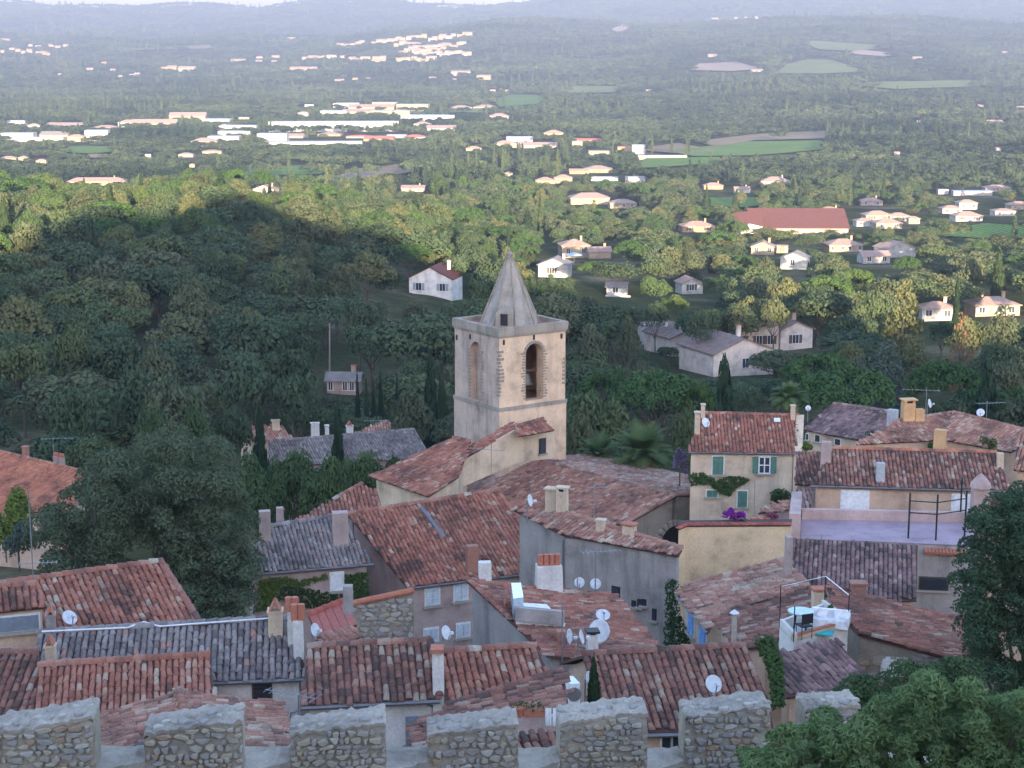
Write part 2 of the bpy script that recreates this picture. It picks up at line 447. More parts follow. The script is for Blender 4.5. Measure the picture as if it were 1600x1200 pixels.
def inpoly(xs, ys, poly):
    xs = np.asarray(xs, float); ys = np.asarray(ys, float)
    r = np.zeros(xs.shape, bool); n = len(poly)
    for i in range(n):
        x1, y1 = poly[i]; x2, y2 = poly[(i + 1) % n]
        if y1 == y2: continue
        c = ((y1 > ys) != (y2 > ys)) & (xs < (x2 - x1) * (ys - y1) / (y2 - y1) + x1)
        r ^= c
    return r
for nm, mt, poly in FIELDS:
    # drape: fan grid between centroid and outline
    cx = sum(q[0] for q in poly) / len(poly); cy = sum(q[1] for q in poly) / len(poly)
    cen = ghit(cx, cy)
    ring = []
    for i in range(len(poly)):
        a, b = poly[i], poly[(i + 1) % len(poly)]
        for k in range(4):
            t = k / 4; ring.append(ghit(a[0] + (b[0] - a[0]) * t, a[1] + (b[1] - a[1]) * t))
    lift = .25 + cen.y * .0009
    vs = [(cen.x, cen.y, g(cen.x, cen.y) + lift)]; fs = []
    K = 8
    for k in range(1, K + 1):
        for q in ring:
            x = cen.x + (q.x - cen.x) * k / K; y = cen.y + (q.y - cen.y) * k / K
            vs.append((x, y, g(x, y) + lift))
    N = len(ring)
    for i in range(N): fs.append((0, 1 + i, 1 + (i + 1) % N))
    for k in range(K - 1):
        for i in range(N):
            fs.append((1 + k * N + i, 1 + (k + 1) * N + i, 1 + (k + 1) * N + (i + 1) % N, 1 + k * N + (i + 1) % N))
    mb = MB(); mb.add(vs, fs)
    tag(mb.build(nm, mt), kind='structure')
    FIELD_PX.append((poly, cen.y))

# ------------------------------------------------------------------ leaves
def leaves(rng, pos, nrm, size, aspect=1.0, jitter=.7):
    """a lozenge for each position, roughly facing nrm"""
    n = len(pos)
    N = nrm + jitter * rng.normal(size=(n, 3)); N /= np.linalg.norm(N, axis=1, keepdims=True) + 1e-9
    A = np.cross(N, rng.normal(size=(n, 3))); A /= np.linalg.norm(A, axis=1, keepdims=True) + 1e-9
    B = np.cross(N, A)
    s = (size * rng.uniform(.6, 1.3, n))[:, None]
    V = np.stack([pos - A * s * aspect, pos - B * s * .55 + N * s * .12, pos + A * s * aspect, pos + B * s * .55 + N * s * .12], 1).reshape(-1, 3)
    return V, np.arange(4 * n).reshape(-1, 4)
def lobes_crown(rng, lobes, n, size, aspect=1.0, jitter=.7, flat=0.0):
    L = np.array(lobes, float)          # x y z rx rz
    w = L[:, 3] * (L[:, 3] + L[:, 4]); w /= w.sum()
    k = rng.choice(len(L), n, p=w)
    d = rng.normal(size=(n, 3)); d /= np.linalg.norm(d, axis=1, keepdims=True)
    low = d[:, 2] < -.35
    d[low, 2] *= -1
    rad = np.where(rng.random(n) < .8, rng.uniform(.86, 1.06, n), rng.uniform(.45, .9, n))[:, None]
    sc = np.stack([L[k, 3], L[k, 3], L[k, 4]], 1)
    pos = L[k, :3] + d * sc * rad
    V, F = leaves(rng, pos, d * (1 - flat) + np.array([0, 0, 1.0]) * flat, size, aspect, jitter)
    tv = np.clip(.5 + .22 * rng.normal(size=n) + .2 * (rng.random(len(L))[k] - .5), 0, 1)
    return V, F, tv
def oak_lobes(rng, n=16, squash=.85, r=.5):
    out = [(0, 0, .58, .30, .26)]
    for i in range(n):
        a = rng.uniform(0, 2 * math.pi); e = rng.uniform(-.15, 1) ; q = rng.uniform(.55, .95)
        x = math.cos(a) * math.sqrt(max(0, 1 - max(e, 0) ** 2)) * q * r * .72; y = math.sin(a) * math.sqrt(max(0, 1 - max(e, 0) ** 2)) * q * r * .72
        out.append((x, y, .60 + e * .26 * q, rng.uniform(.11, .19), rng.uniform(.09, .15)))
    return out
def trunk(rng, mb, h0=.5, r=.03, n=5, spread=.25, top=.72, lean=0.0):
    p = [Vector((0, 0, -.03))]
    for i in range(1, 5):
        p.append(Vector((lean * (i / 4) ** 1.5 + rng.normal() * .01, rng.normal() * .01, h0 * i / 4)))
    mb.tube(p, r, 7, r2=r * .62)
    for i in range(n):
        a = 2 * math.pi * (i + rng.random() * .6) / n; q = p[-1 - (i % 2)]
        e = Vector((math.cos(a) * spread, math.sin(a) * spread, top - q.z)) * rng.uniform(.75, 1.05)
        mid = q + e * .5 + Vector((0, 0, -.03)) + Vector((rng.normal(), rng.normal(), 0)) * .012
        mb.tube([q, mid, q + e], r * .5, 5, r2=r * .16)
    return mb
PROTO = {}
def proto(key, crown, mb, leafm, bark=BARK):
    V, F, tv = crown
    PROTO[key] = (fast_mesh('crown', V, F, [leafm], tv=tv), mb.mesh('trunk', bark) if mb else None)
RG = np.random.default_rng(7)
for k in range(6):
    lo = oak_lobes(RG, 15 + k)
    proto('oak%d' % k, lobes_crown(RG, lo, 2700, .0285, 1.0, .5), trunk(RG, MB(), .34, .022, 6, .26, .62), OAK if k % 3 else OAK2)
for k in range(2):      # umbrella pines: a flat-bottomed dome on spreading limbs
    lo = []
    for i in range(46):
        a = RG.uniform(0, 6.28); q = math.sqrt(RG.random()) * .42
        lo.append((math.cos(a) * q, math.sin(a) * q, .58 + .30 * math.sqrt(max(0, 1 - (q / .45) ** 2)), RG.uniform(.06, .11), RG.uniform(.06, .09)))
    proto('pine%d' % k, lobes_crown(RG, lo, 5600, .017, 1.2, .4), trunk(RG, MB(), .45, .02, 7, .26, .62, .04), PINE, BARK)
for k in range(2):
    lo = [(RG.normal() * .02, RG.normal() * .02, .06 + i * .036, .5 * (1 - (i / 26) ** 1.8) * .82 * RG.uniform(.85, 1.1) + .05, .06) for i in range(26)]
    proto('cypress%d' % k, lobes_crown(RG, lo, 2600, .060, .8, .5), MB().tube([(0, 0, -.02), (0, 0, .5)], .05, 6, r2=.02), CYPR)
lo = []
for i in range(40):      # tall conifer with drooping tiers
    z = .12 + .85 * i / 40; q = .40 * (1 - z) ** .8 + .03
    for b in range(3):
        a = RG.uniform(0, 6.28); lo.append((math.cos(a) * q * .75, math.sin(a) * q * .75, z, q * .38 + .02, .025))
proto('cedar', lobes_crown(RG, lo, 5200, .018, 1.3, .5, .4), MB().tube([(0, 0, -.02), (.01, 0, .5), (0, 0, .97)], .028, 6, r2=.006), OAK2)
proto('bluecedar', lobes_crown(RG, lo, 5200, .018, 1.3, .5, .4), MB().tube([(0, 0, -.02), (.01, 0, .5), (0, 0, .97)], .028, 6, r2=.006), CEDAR)
proto('drytree', lobes_crown(RG, lo[::3], 1500, .016, 1.3, .5, .3), trunk(RG, MB().tube([(0, 0, 0), (0, 0, .97)], .02, 6, r2=.005), .5, .02, 9, .25, .7), DRY)
lo = [(RG.normal() * .10, RG.normal() * .10, .2 + .75 * i / 18, .24 * (1 - abs(i / 18 - .4) ** 1.5) * RG.uniform(.8, 1.1), .11) for i in range(19)]
proto('poplar', lobes_crown(RG, lo, 2600, .022), MB().tube([(0, 0, -.02), (0, 0, .6)], .025, 6, r2=.01), PLANE)
for k in range(2):
    lo = oak_lobes(RG, 22, 1, .52)
    proto('plane%d' % k, lobes_crown(RG, lo, 6000, .021, 1.0, .45), trunk(RG, MB(), .34, .025, 7, .26, .64), PLANE, PALEBARK)
mb = trunk(RG, MB(), .4, .02, 9, .30, .85)
proto('bare', lobes_crown(RG, oak_lobes(RG, 9), 260, .02), mb, OAK2, PALEBARK)
for k in range(4):
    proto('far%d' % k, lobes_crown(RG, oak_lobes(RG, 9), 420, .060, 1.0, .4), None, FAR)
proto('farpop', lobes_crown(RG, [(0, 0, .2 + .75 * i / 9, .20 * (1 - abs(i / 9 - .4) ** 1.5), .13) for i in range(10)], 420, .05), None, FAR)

TREES = []                 # (x, y, radius) so that the wood keeps its distance
def tree(kind, px, top, D, wpx, label, cat='tree', name=None, group=None, base=None, rz=None):
    x = (px - 800) / FP * D * math.cos(PITCH) * 1.0
    P = at(px, top, D)
    x = P.x; gz_ = base if base is not None else g(x, D)
    h = P.z - gz_; w = wpx * D / FP
    o = thing(name or 'oak_tree', label, cat, (x, D, gz_), RG.uniform(0, 6.28) if rz is None else rz, group)
    me, tr = PROTO[kind]
    for nm, q in (('crown', me), ('trunk', tr)):
        if q is None: continue
        c = bpy.data.objects.new(nm, q); local(c, o); c.scale = (w, w, h)
    TREES.append((x, D, w * .45)); return o

# ------------------------------------------------------------------ houses of the valley
WALLS = dict(cream=plaster('wall_cream', (.37, .30, .21), amount=.2), white=plaster('wall_white', (.47, .45, .41), amount=.2), orange=plaster('wall_orange', (.40, .26, .16), amount=.2),
             pink=plaster('wall_pink', (.44, .34, .29), amount=.25), bright=plaster('wall_bright', (.82, .80, .76), amount=.15), grey=plaster('wall_grey', (.42, .40, .38), amount=.3))
def farroof(name, ca, cb, pitch=4.0):
    m, n, p = newmat(name)
    c = coords(n)
    a = nd(n, 'ShaderNodeTexNoise', i_Scale=1.1, i_Detail=8.0, i_Roughness=.75); n.links.new(c, a.inputs[0])
    r1 = ramp(n, [(.35, ca), (.65, cb)]); n.links.new(a.outputs[0], r1.inputs[0])
    n.links.new(r1.outputs[0], p.inputs['Base Color'])
    w = nd(n, 'ShaderNodeTexWave', i_Scale=pitch, i_Distortion=.3); n.links.new(c, w.inputs[0])
    bump(n, p, w.outputs[0], .6, .06)
    _M[name] = m; return m
ROOFS = dict(tile=farroof('roof_tile', (.30, .19, .15), (.46, .32, .26)), grey=farroof('roof_grey', (.20, .18, .17), (.34, .30, .28)), red=farroof('roof_red', (.13, .052, .046), (.18, .075, .062)),
             rose=farroof('roof_rose', (.33, .22, .18), (.42, .30, .25)), white=farroof('roof_metal', (.36, .37, .39), (.44, .44, .45)), blue=farroof('roof_blue', (.30, .36, .52), (.38, .44, .60)),
             scarlet=farroof('roof_scarlet', (.46, .13, .09), (.54, .18, .13)))
PANE = plain('window_pane', (.045, .05, .06), .25, spec=.5)
TRIM = plain('white_trim', (.72, .71, .68), .6)
SHGREEN = plain('shutter_green', (.10, .20, .15), .7)
POT = plain('terracotta', (.42, .16, .10), .85)
HOUSE_PX = []
PAVE = plain('terrace_paving', (.26, .22, .18), .9)
SHPALE = plain('shutter_bluegrey', (.30, .36, .40), .7)
def roof_mesh(mb, w, d, h, rise, kind, oh=.35, t=.16):
    X, Y = w / 2 + oh, d / 2 + oh
    if kind == 'hip':
        k = min(X, Y) * .98
        top = [(-X + k, 0 if Y <= X else -Y + k), (X - k, 0 if Y <= X else Y - k)]
        if Y > X: top = [(0, -Y + k), (0, Y - k)]
        b = [(-X, -Y, h), (X, -Y, h), (X, Y, h), (-X, Y, h)]
        vs = b + [(*top[0], h + rise), (*top[1], h + rise)] + [(x, y, h - t) for x, y, z in b]
        fs = [(0, 1, 5, 4), (2, 3, 4, 5), (1, 2, 5), (3, 0, 4)] if Y <= X else [(0, 1, 4), (1, 2, 5, 4), (2, 3, 5), (3, 0, 4, 5)]
        fs += [(6, 7, 1, 0), (7, 8, 2, 1), (8, 9, 3, 2), (9, 6, 0, 3), (9, 8, 7, 6)]
        mb.add(vs, fs)
    elif kind == 'flat':
        mb.box((0, 0, h + t / 2 + .02), (w + .3, d + .3, t))
    else:
        al = kind == 'front'                      # ridge runs away from the viewer
        A, B = (Y, X) if al else (X, Y)
        dz = rise * (B / (B - oh))
        pr = [(-B, h + rise - dz), (0, h + rise), (B, h + rise - dz), (B, h + rise - dz - t), (0, h + rise - t), (-B, h + rise - dz - t)]
        f = (lambda a, q: (q[0], a, q[1])) if al else (lambda a, q: (a, q[0], q[1]))
        mb.add([f(-A, q) for q in pr] + [f(A, q) for q in pr], [(0, 1, 7, 6), (1, 2, 8, 7), (2, 3, 9, 8), (3, 4, 10, 9), (4, 5, 11, 10), (5, 0, 6, 11), (0, 5, 4, 1), (1, 4, 3, 2), (6, 7, 10, 11), (7, 8, 9, 10)])
def win_mesh(w, h, shut=None):
    mb = MB().box((0, -.03, h / 2), (w, .06, h), m=0).box((0, -.06, h / 2), (.06, .05, h), m=1)
    for s in (-1, 1): mb.box((s * (w / 2 + .04), -.05, h / 2), (.08, .1, h + .1), m=1)
    mb.box((0, -.07, -.04), (w + .3, .16, .08), m=1); mb.box((0, -.05, h + .04), (w + .1, .1, .08), m=1)
    if shut:
        for s in (-1, 1): mb.box((s * (w / 2 + .08 + w * .26), -.05, h / 2), (w * .5, .07, h), m=2)
    return mb
def vh(cx, by, wpx, hpx, label, kind='hip', wall='cream', roof='tile', rot=0, dep=.75, wins=2, chim=1, P=None, cat='house', name='house', group=None, wh=None, rise=None, floors=None, keep=True):
    P = P or ghit(cx, by, 60 if keep else 150)
    D = P.y; w = wpx * D / FP / (abs(math.cos(R(rot))) + .25 * abs(math.sin(R(rot)))); H = hpx * D / FP
    d = w * dep
    rs = rise if rise is not None else (0 if kind == 'flat' else min(H * .4, .16 * (w if kind == 'front' else d) + .3))
    hw = wh or max(2.2 if D < 1500 else 1.5, H - rs * .9 - (0 if kind == 'front' else d * math.tan(R(3))))
    o = thing(name, label, cat, (P.x, P.y + d * .5, (g(P.x, P.y) if keep else P.z) - .1), R(rot), group)
    wm = WALLS[wall]; rm = ROOFS[roof]
    mb = MB()
    if kind == 'front':
        z = hw; vs = []
        for y in (-d / 2, d / 2): vs += [(-w / 2, y, -1.5), (w / 2, y, -1.5), (w / 2, y, z), (0, y, z + rs), (-w / 2, y, z)]
        mb.add(vs, [(0, 1, 2, 3, 4), (9, 8, 7, 6, 5), (0, 5, 6, 1), (1, 6, 7, 2), (2, 7, 8, 3), (3, 8, 9, 4), (4, 9, 5, 0)])
        z0 = z
        mb.v = [(x, y, zz - .1 if zz > 0 else zz) for x, y, zz in mb.v]
    elif kind == 'gable':
        vs = []
        for x in (-w / 2, w / 2): vs += [(x, -d / 2, -1.5), (x, d / 2, -1.5), (x, d / 2, hw - .1), (x, 0, hw + rs - .1), (x, -d / 2, hw - .1)]
        mb.add(vs, [(0, 1, 2, 3, 4), (9, 8, 7, 6, 5), (0, 5, 6, 1), (1, 6, 7, 2), (2, 7, 8, 3), (3, 8, 9, 4), (4, 9, 5, 0)])
    else:
        mb.box((0, 0, hw / 2 - .8), (w, d, hw + 1.4))
    mb.build('wall', wm, o, loc=True)
    mb = MB(); roof_mesh(mb, w, d, hw, rs, kind, .35 if D < 1500 else .5); ro = mb.build('roof', rm, o, loc=True)
    if chim:
        for k in range(chim):
            x = w * (.28 - .5 * k); y = d * .12
            c = MB().box((x, y, hw + rs * .7 + .5), (.6, .5, rs * .6 + .5)).build('chimney', wm, o, loc=True)
            MB().box((x, y, hw + rs + .78), (.78, .68, .12)).build('chimney_cap', POT, c, loc=True)
    if wins and D < 2600:
        nf = floors or max(1, int(hw / 2.7)); ww = min(1.1, w / (wins * 2.6)); fh = hw / nf
        me = None
        for f in range(nf):
            for k in range(wins):
                x = -w / 2 + w * (k + .5) / wins + (.3 if k % 2 else -.2)
                if me is None: me = win_mesh(ww, min(1.4, fh * .5), cx % 3 if D < 700 else None).mesh('window', [PANE, TRIM, [SHGREEN, BARK, SHPALE][int(cx) % 3]])
                q = bpy.data.objects.new('window', me); local(q, o); q.location = (x, -d / 2 - .01, f * fh + fh * .34)
    if 250 < D < 620 and cx % 2:
        MB().box((w * .15, -d / 2 - 2.6, -.2), (w * 1.25, .25, 1.5)).build('garden_wall', wm, o, loc=True)
        MB().box((w * .1, -d / 2 - 1.2, -.45), (w * .9, 2.2, 1.0)).build('terrace', PAVE, o, loc=True)
    if keep: HOUSE_PX.append((cx - wpx / 2, by - hpx, cx + wpx / 2, by, D))
    return o
vh(680, 464, 72, 46, 'white gabled house with dark red roof at the edge of the shaded wood', 'front', 'bright', 'red', -14, .9, 2, 1, rise=2.2)
vh(868, 434, 48, 30, 'small white house with a dark grey roof beside a blue parasol', 'front', 'white', 'grey', -12, .9, 1)
vh(897, 402, 45, 28, 'square two storey yellow house above the small white one', 'hip', 'cream', 'tile', 8, .9, 2)
vh(936, 404, 36, 15, 'low wing with tiled roof next to the square yellow house', 'gable', 'cream', 'rose', 8, .7, 0, 1)
vh(921, 320, 62, 19, 'long yellow two storey villa with hipped roof among the trees', 'hip', 'cream', 'rose', 4, .6, 4, 0)
vh(973, 326, 42, 15, 'shorter yellow villa beside the long yellow one', 'hip', 'cream', 'rose', 4, .7, 3, 0)
vh(1090, 363, 52, 17, 'orange hip roofed villa half hidden by round trees', 'hip', 'orange', 'tile', 5, .7, 2)
vh(1194, 398, 36, 20, 'cream house with low gable front, left of the sunlit white one', 'front', 'cream', 'tile', -10, .9, 2)
vh(1222, 396, 18, 12, 'small brick fronted annex with dark openings', 'flat', 'orange', 'tile', 0, .8, 2, 0)
vh(1245, 420, 42, 25, 'sunlit white house with grey hipped roof by the cypresses', 'front', 'white', 'grey', -18, .9, 1, 0)
vh(1320, 394, 55, 20, 'broad cream villa with hipped roof and arched terrace', 'hip', 'cream', 'tile', 6, .75, 4)
vh(1402, 402, 52, 24, 'pale grey barn like house with light rose roof', 'front', 'grey', 'rose', 20, .8, 0, 0)
vh(1368, 412, 44, 16, 'low pale outbuilding below the grey barn', 'gable', 'grey', 'rose', 5, .8, 2, 0)
vh(1078, 460, 36, 26, 'white cottage with orange side wall in the shaded trees', 'front', 'white', 'tile', 14, .9, 1, 0)
vh(965, 462, 32, 20, 'small white shed between shaded oaks', 'gable', 'white', 'grey', -10, .7, 1, 0)
vh(1298, 337, 40, 13, 'cream cottage behind the long red roofed hall', 'hip', 'cream', 'rose', 0, .8, 2)
for x, y, w_, h_, t in ((1372, 346, 42, 17, 'tallest of the cream villas right of the red hall'), (1405, 346, 32, 14, 'narrow cream villa beside the tallest one'),
                        (1388, 358, 42, 14, 'low cream house in front of the tall villas'), (1352, 354, 30, 10, 'rose roofed lean-to touching the red hall'), (1428, 350, 18, 9, 'tiny cream annex at the end of the villa row'),
                        (1487, 334, 32, 11, 'low white bungalow by the vineyard'), (1512, 328, 30, 16, 'white bungalow with raised middle storey'), (1513, 346, 44, 16, 'two storey white house above the vineyard'),
                        (1594, 328, 34, 13, 'orange house cut by the edge of the view'), (1570, 338, 34, 8, 'long low shed behind the vineyard hedge')):
    vh(x, y, w_, h_, t, 'hip', 'cream' if 'cream' in t or 'orange' in t else 'white', 'rose', 5, .7, 2, 0)
vh(1212, 291, 46, 15, 'white villa with two tier roof beside the lane', 'hip', 'white', 'rose', 0, .7, 3)
vh(1115, 296, 30, 10, 'orange cottage among poplars near the vineyard', 'hip', 'orange', 'rose', 0, .7, 1)
vh(1160, 302, 24, 9, 'tiny white cottage near the head of the lane', 'gable', 'white', 'rose', 0, .7, 1)
vh(1362, 322, 34, 12, 'pale villa with a chimney beyond the cream cottage', 'hip', 'pink', 'rose', 0, .7, 2, 1)
vh(1474, 304, 16, 8, 'little white gatehouse by the blue sheds', 'flat', 'white', 'white', 0, .8, 0, 0)
vh(1520, 306, 60, 8, 'long blue grey shed at the wood edge', 'flat', 'grey', 'blue', 0, .3, 0, 0)
vh(1560, 300, 40, 10, 'rose roofed barn near the blue grey shed', 'hip', 'pink', 'rose', 0, .6, 1, 0)
vh(1467, 500, 50, 27, 'white house with low tiled roof below the tall conifer', 'hip', 'white', 'tile', -6, .8, 2, 1)
vh(1556, 494, 74, 30, 'wide cream house with stepped tiled roofs on the shaded slope', 'hip', 'cream', 'rose', 6, .7, 3, 2)
vh(150, 292, 92, 15, 'long cream farmhouse on the sunlit crest', 'hip', 'cream', 'tile', 3, .3, 5, 1)
vh(414, 307, 34, 17, 'white cottage beside the round umbrella pine on the crest', 'front', 'white', 'tile', -10, .9, 1, 1)
vh(645, 300, 36, 9, 'low pink house behind the sunlit wood', 'gable', 'pink', 'rose', 0, .7, 2, 1)
vh(852, 288, 30, 11, 'orange cottage, the taller of a pair', 'hip', 'orange', 'rose', 0, .8, 2, 0)
vh(880, 287, 28, 14, 'orange cottage with darker hipped roof, right of its pair', 'hip', 'orange', 'rose', 0, .8, 2, 0)
vh(993, 291, 28, 15, 'unfinished white block with dark window holes', 'flat', 'white', 'white', 12, .7, 3, 0)
vh(945, 283, 42, 7, 'low white wall like shed beside the unfinished block', 'flat', 'white', 'white', 0, .3, 0, 0)
vh(935, 270, 44, 12, 'orange house with domed roof before the car park', 'hip', 'orange', 'rose', 0, .8, 2, 0)
vh(905, 272, 30, 7, 'low orange shed beside the domed house', 'gable', 'orange', 'rose', 0, .6, 0, 0)
vh(998, 241, 20, 15, 'white cube of a building with a stepped top by the vineyard', 'flat', 'white', 'white', 0, .8, 1, 0)
vh(976, 238, 22, 9, 'wine red shed beside the white cube', 'flat', 'orange', 'scarlet', 0, .7, 0, 0)
vh(1035, 250, 78, 6, 'long low greenhouse along the vineyard edge', 'gable', 'cream', 'white', 8, .15, 0, 0)
vh(937, 244, 34, 9, 'cream warehouse with flat front near the white cube', 'flat', 'cream', 'tile', 0, .7, 2, 0)
vh(902, 234, 16, 13, 'narrow cream tower block in the village edge', 'flat', 'cream', 'white', 0, .9, 1, 0)
vh(865, 217, 30, 14, 'tall orange house with brown hipped roof', 'hip', 'orange', 'tile', 0, .8, 3, 0)
vh(840, 232, 60, 10, 'rose roofed row near the tall orange house', 'gable', 'pink', 'rose', 0, .5, 3, 0)
vh(812, 222, 40, 9, 'white shed with pale roof at the village edge', 'gable', 'white', 'white', 0, .6, 0, 0)
vh(920, 222, 40, 6, 'long red roofed shop behind the cream tower', 'gable', 'white', 'scarlet', 0, .5, 0, 0)
# winery hall: a long low hall with dark red roofs
P = ghit(1250, 366); D = P.y; k = D / FP
o = thing('winery_hall', 'long low hall with broad dark red roof among the villas', 'hall', (P.x, D, g(P.x, D)), R(-2))
L = 150 * k
MB().box((0, 7, .3), (L, 14, 3.3)).build('wall', WALLS['pink'], o, loc=True)
mb = MB().prism([(-L / 2 - .5, -.6, 2.0), (L / 2 + .5, -.6, 2.0), (L / 2 + .5, 14.5, 7.6), (-L / 2 - .5, 14.5, 7.6)], (0, 0, .2)); mb.build('roof', ROOFS['red'], o, loc=True)
MB().prism([(-L / 2 - 9, 1, 2.2), (-L / 2 + 4, -1.5, 2.8), (-L / 2 + 4, 9, 7.7), (-L / 2 - 6, 9, 6.2)], (0, 0, .2)).build('roof', ROOFS['red'], o, loc=True)
MB().prism([(-L / 2 - 4, -1.2, -1), (-L / 2 + 3.6, -1.2, -1), (-L / 2 + 3.6, -1.2, 2.7), (-L / 2 - 1, -1.2, 3.6), (-L / 2 - 4, -1.2, 2.2)], (0, 8, 0)).build('wall', WALLS['white'], o, loc=True)
HOUSE_PX.append((1166, 334, 1332, 364, D))
# business park on the plain
PARK = [(150, 221, 36, 18, 'white', 'white', 'plain white cube warehouse, the brightest block'), (60, 222, 80, 8, 'white', 'white', 'long low white shed, first of the park'), (26, 219, 50, 12, 'white', 'white', 'pale shed with raised end'),
        (25, 197, 28, 9, 'white', 'white', 'small white depot in the trees'), (52, 203, 18, 10, 'white', 'rose', 'white gabled shed by the depot'), (100, 200, 60, 9, 'pink', 'rose', 'rose roofed row behind the white cube'),
        (85, 217, 46, 12, 'cream', 'grey', 'cream workshop beside the white cube'), (118, 222, 26, 12, 'cream', 'tile', 'narrow cream workshop with tan roof'), (163, 203, 40, 8, 'cream', 'tile', 'tan roofed store left of the big centre'),
        (200, 200, 30, 13, 'white', 'rose', 'white office block with brown upper band'), (240, 200, 70, 14, 'cream', 'rose', 'wide cream shopping hall'), (292, 195, 56, 20, 'cream', 'rose', 'tallest cream hall with stepped roof'),
        (338, 197, 44, 12, 'white', 'blue', 'white hall with grey blue roof'), (372, 203, 60, 8, 'white', 'blue', 'long shed roofed in blue grey stripes'), (381, 191, 16, 8, 'cream', 'white', 'lone cream block in the trees'),
        (365, 214, 50, 10, 'white', 'white', 'white shed before the striped roof'), (318, 229, 40, 14, 'pink', 'rose', 'rose roofed hall with sloping side'), (349, 227, 48, 15, 'white', 'white', 'white office with a row of windows'),
        (330, 241, 30, 6, 'cream', 'rose', 'low cream bungalow at the park edge'), (290, 246, 22, 6, 'pink', 'rose', 'tiny pink bungalow at the park edge'), (231, 246, 9, 4, 'white', 'white', 'tiny white hut in the fields'),
        (425, 222, 46, 14, 'white', 'white', 'white block before the long white hall'), (520, 206, 205, 17, 'white', 'white', 'very long bright white hall'), (440, 216, 70, 8, 'pink', 'rose', 'pink sheds under the long hall'),
        (515, 213, 36, 7, 'orange', 'rose', 'orange shed under the long hall'), (490, 226, 150, 5, 'white', 'white', 'thin pale canopy along the poplars'), (592, 221, 46, 9, 'orange', 'scarlet', 'scarlet roofed shop'),
        (560, 216, 40, 5, 'white', 'scarlet', 'low white shop with scarlet roof'), (648, 218, 34, 8, 'white', 'scarlet', 'small scarlet roofed shop with white front'), (620, 216, 30, 6, 'white', 'white', 'white shop between the scarlet ones'),
        (675, 190, 72, 11, 'white', 'blue', 'white hall with bright blue roof edge'), (634, 189, 16, 10, 'grey', 'white', 'grey cube with dark doorway'), (645, 176, 50, 14, 'cream', 'white', 'big cream warehouse at the back'),
        (580, 172, 70, 10, 'cream', 'tile', 'tan roofed hall at the back'), (600, 166, 40, 7, 'cream', 'white', 'flat hall with small white turret'), (540, 168, 40, 8, 'white', 'white', 'white depot at the back'),
        (522, 182, 42, 10, 'white', 'white', 'white hall with two doors'), (560, 178, 50, 8, 'cream', 'rose', 'cream hall with pinkish roof'), (610, 181, 60, 9, 'cream', 'white', 'cream shed behind the blue edged hall'),
        (474, 185, 16, 11, 'white', 'rose', 'white cottage in the trees'), (483, 169, 14, 6, 'white', 'white', 'small white cottage higher in the trees'), (660, 199, 26, 9, 'white', 'rose', 'white gabled shed below the blue edge'),
        (690, 205, 44, 10, 'white', 'rose', 'white hipped shed by the dark trees'), (720, 172, 34, 8, 'pink', 'rose', 'rose roofed row beside the small green field'), (758, 171, 36, 8, 'cream', 'rose', 'cream row beyond the small green field'),
        (780, 187, 30, 10, 'pink', 'rose', 'pink house by the small green field'), (790, 231, 34, 12, 'cream', 'rose', 'cream flats at the village edge'), (740, 236, 24, 8, 'cream', 'rose', 'half hidden cream roof in dark trees'),
        (795, 276, 12, 6, 'cream', 'rose', 'lone cream cottage in the woods'), (12, 252, 26, 7, 'cream', 'rose', 'cream cottage behind the lit trees'), (36, 252, 14, 8, 'cream', 'rose', 'smaller cottage behind the lit trees'), (64, 256, 16, 7, 'cream', 'rose', 'third cottage behind the lit trees'),
        (300, 262, 8, 6, 'cream', 'rose', 'tiny cream hut beside the vineyard')]
for x, y, w_, h_, wl, rf, t in PARK:
    flat = rf in ('white', 'blue') 
    vh(x, y, w_, h_, t + ' on the plain', 'flat' if flat else ('gable' if w_ > 40 else 'hip'), wl, rf, random.Random(x).uniform(-6, 6), min(.7, 30 / w_), 4 if 'window' in t else (2 if h_ > 13 else 0), 0, cat='building', name='building', group='buildings on the plain')
# hillside estates far off: each house its own
rh = random.Random(5)
HILL = []
ORD = ['first', 'second', 'third', 'fourth', 'fifth', 'sixth', 'seventh', 'eighth', 'ninth', 'tenth', 'eleventh', 'twelfth']
def nth(k): return ORD[k] if k < 12 else '%d%s' % (k + 1, {1: 'st', 2: 'nd', 3: 'rd'}.get((k + 1) % 10 if (k + 1) // 10 != 1 else 0, 'th'))
ROWN = ['long upper left', 'short upper', 'upper middle', 'topmost right', 'small middle', 'middle right', 'pink middle', 'dense lower right', 'short right', 'long lower left', 'paired lower', 'lower middle', 'lowest middle', 'lowest right', 'far right']
row = 0
for x0, y0, x1, y1, n_ in ((526, 74, 574, 70, 5), (582, 71, 606, 66, 4), (608, 66, 668, 58, 9), (668, 64, 736, 54, 9), (618, 72, 652, 70, 5), (624, 84, 700, 78, 9), (640, 78, 700, 72, 8), (650, 86, 720, 86, 9), (690, 76, 726, 72, 5),
                           (473, 94, 536, 92, 8), (543, 95, 560, 95, 2), (562, 94, 606, 92, 5), (580, 99, 604, 97, 3), (618, 97, 680, 95, 8), (690, 88, 740, 86, 6)):
    for k in range(n_):
        t = (k + rh.uniform(.1, .9)) / n_; HILL.append((x0 + (x1 - x0) * t, y0 + (y1 - y0) * t + rh.uniform(-1.5, 1.5), rh.uniform(7, 13), rh.uniform(4.5, 7), 'f%s villa from the left in the %s row of the far hillside estate' % (nth(k), ROWN[row])))
    row += 1
for k in range(16): HILL.append((rh.uniform(0, 120), rh.choice([74, 75, 80, 84]) + rh.uniform(-1, 1), rh.uniform(5, 9), rh.uniform(3.5, 5), 'h'))
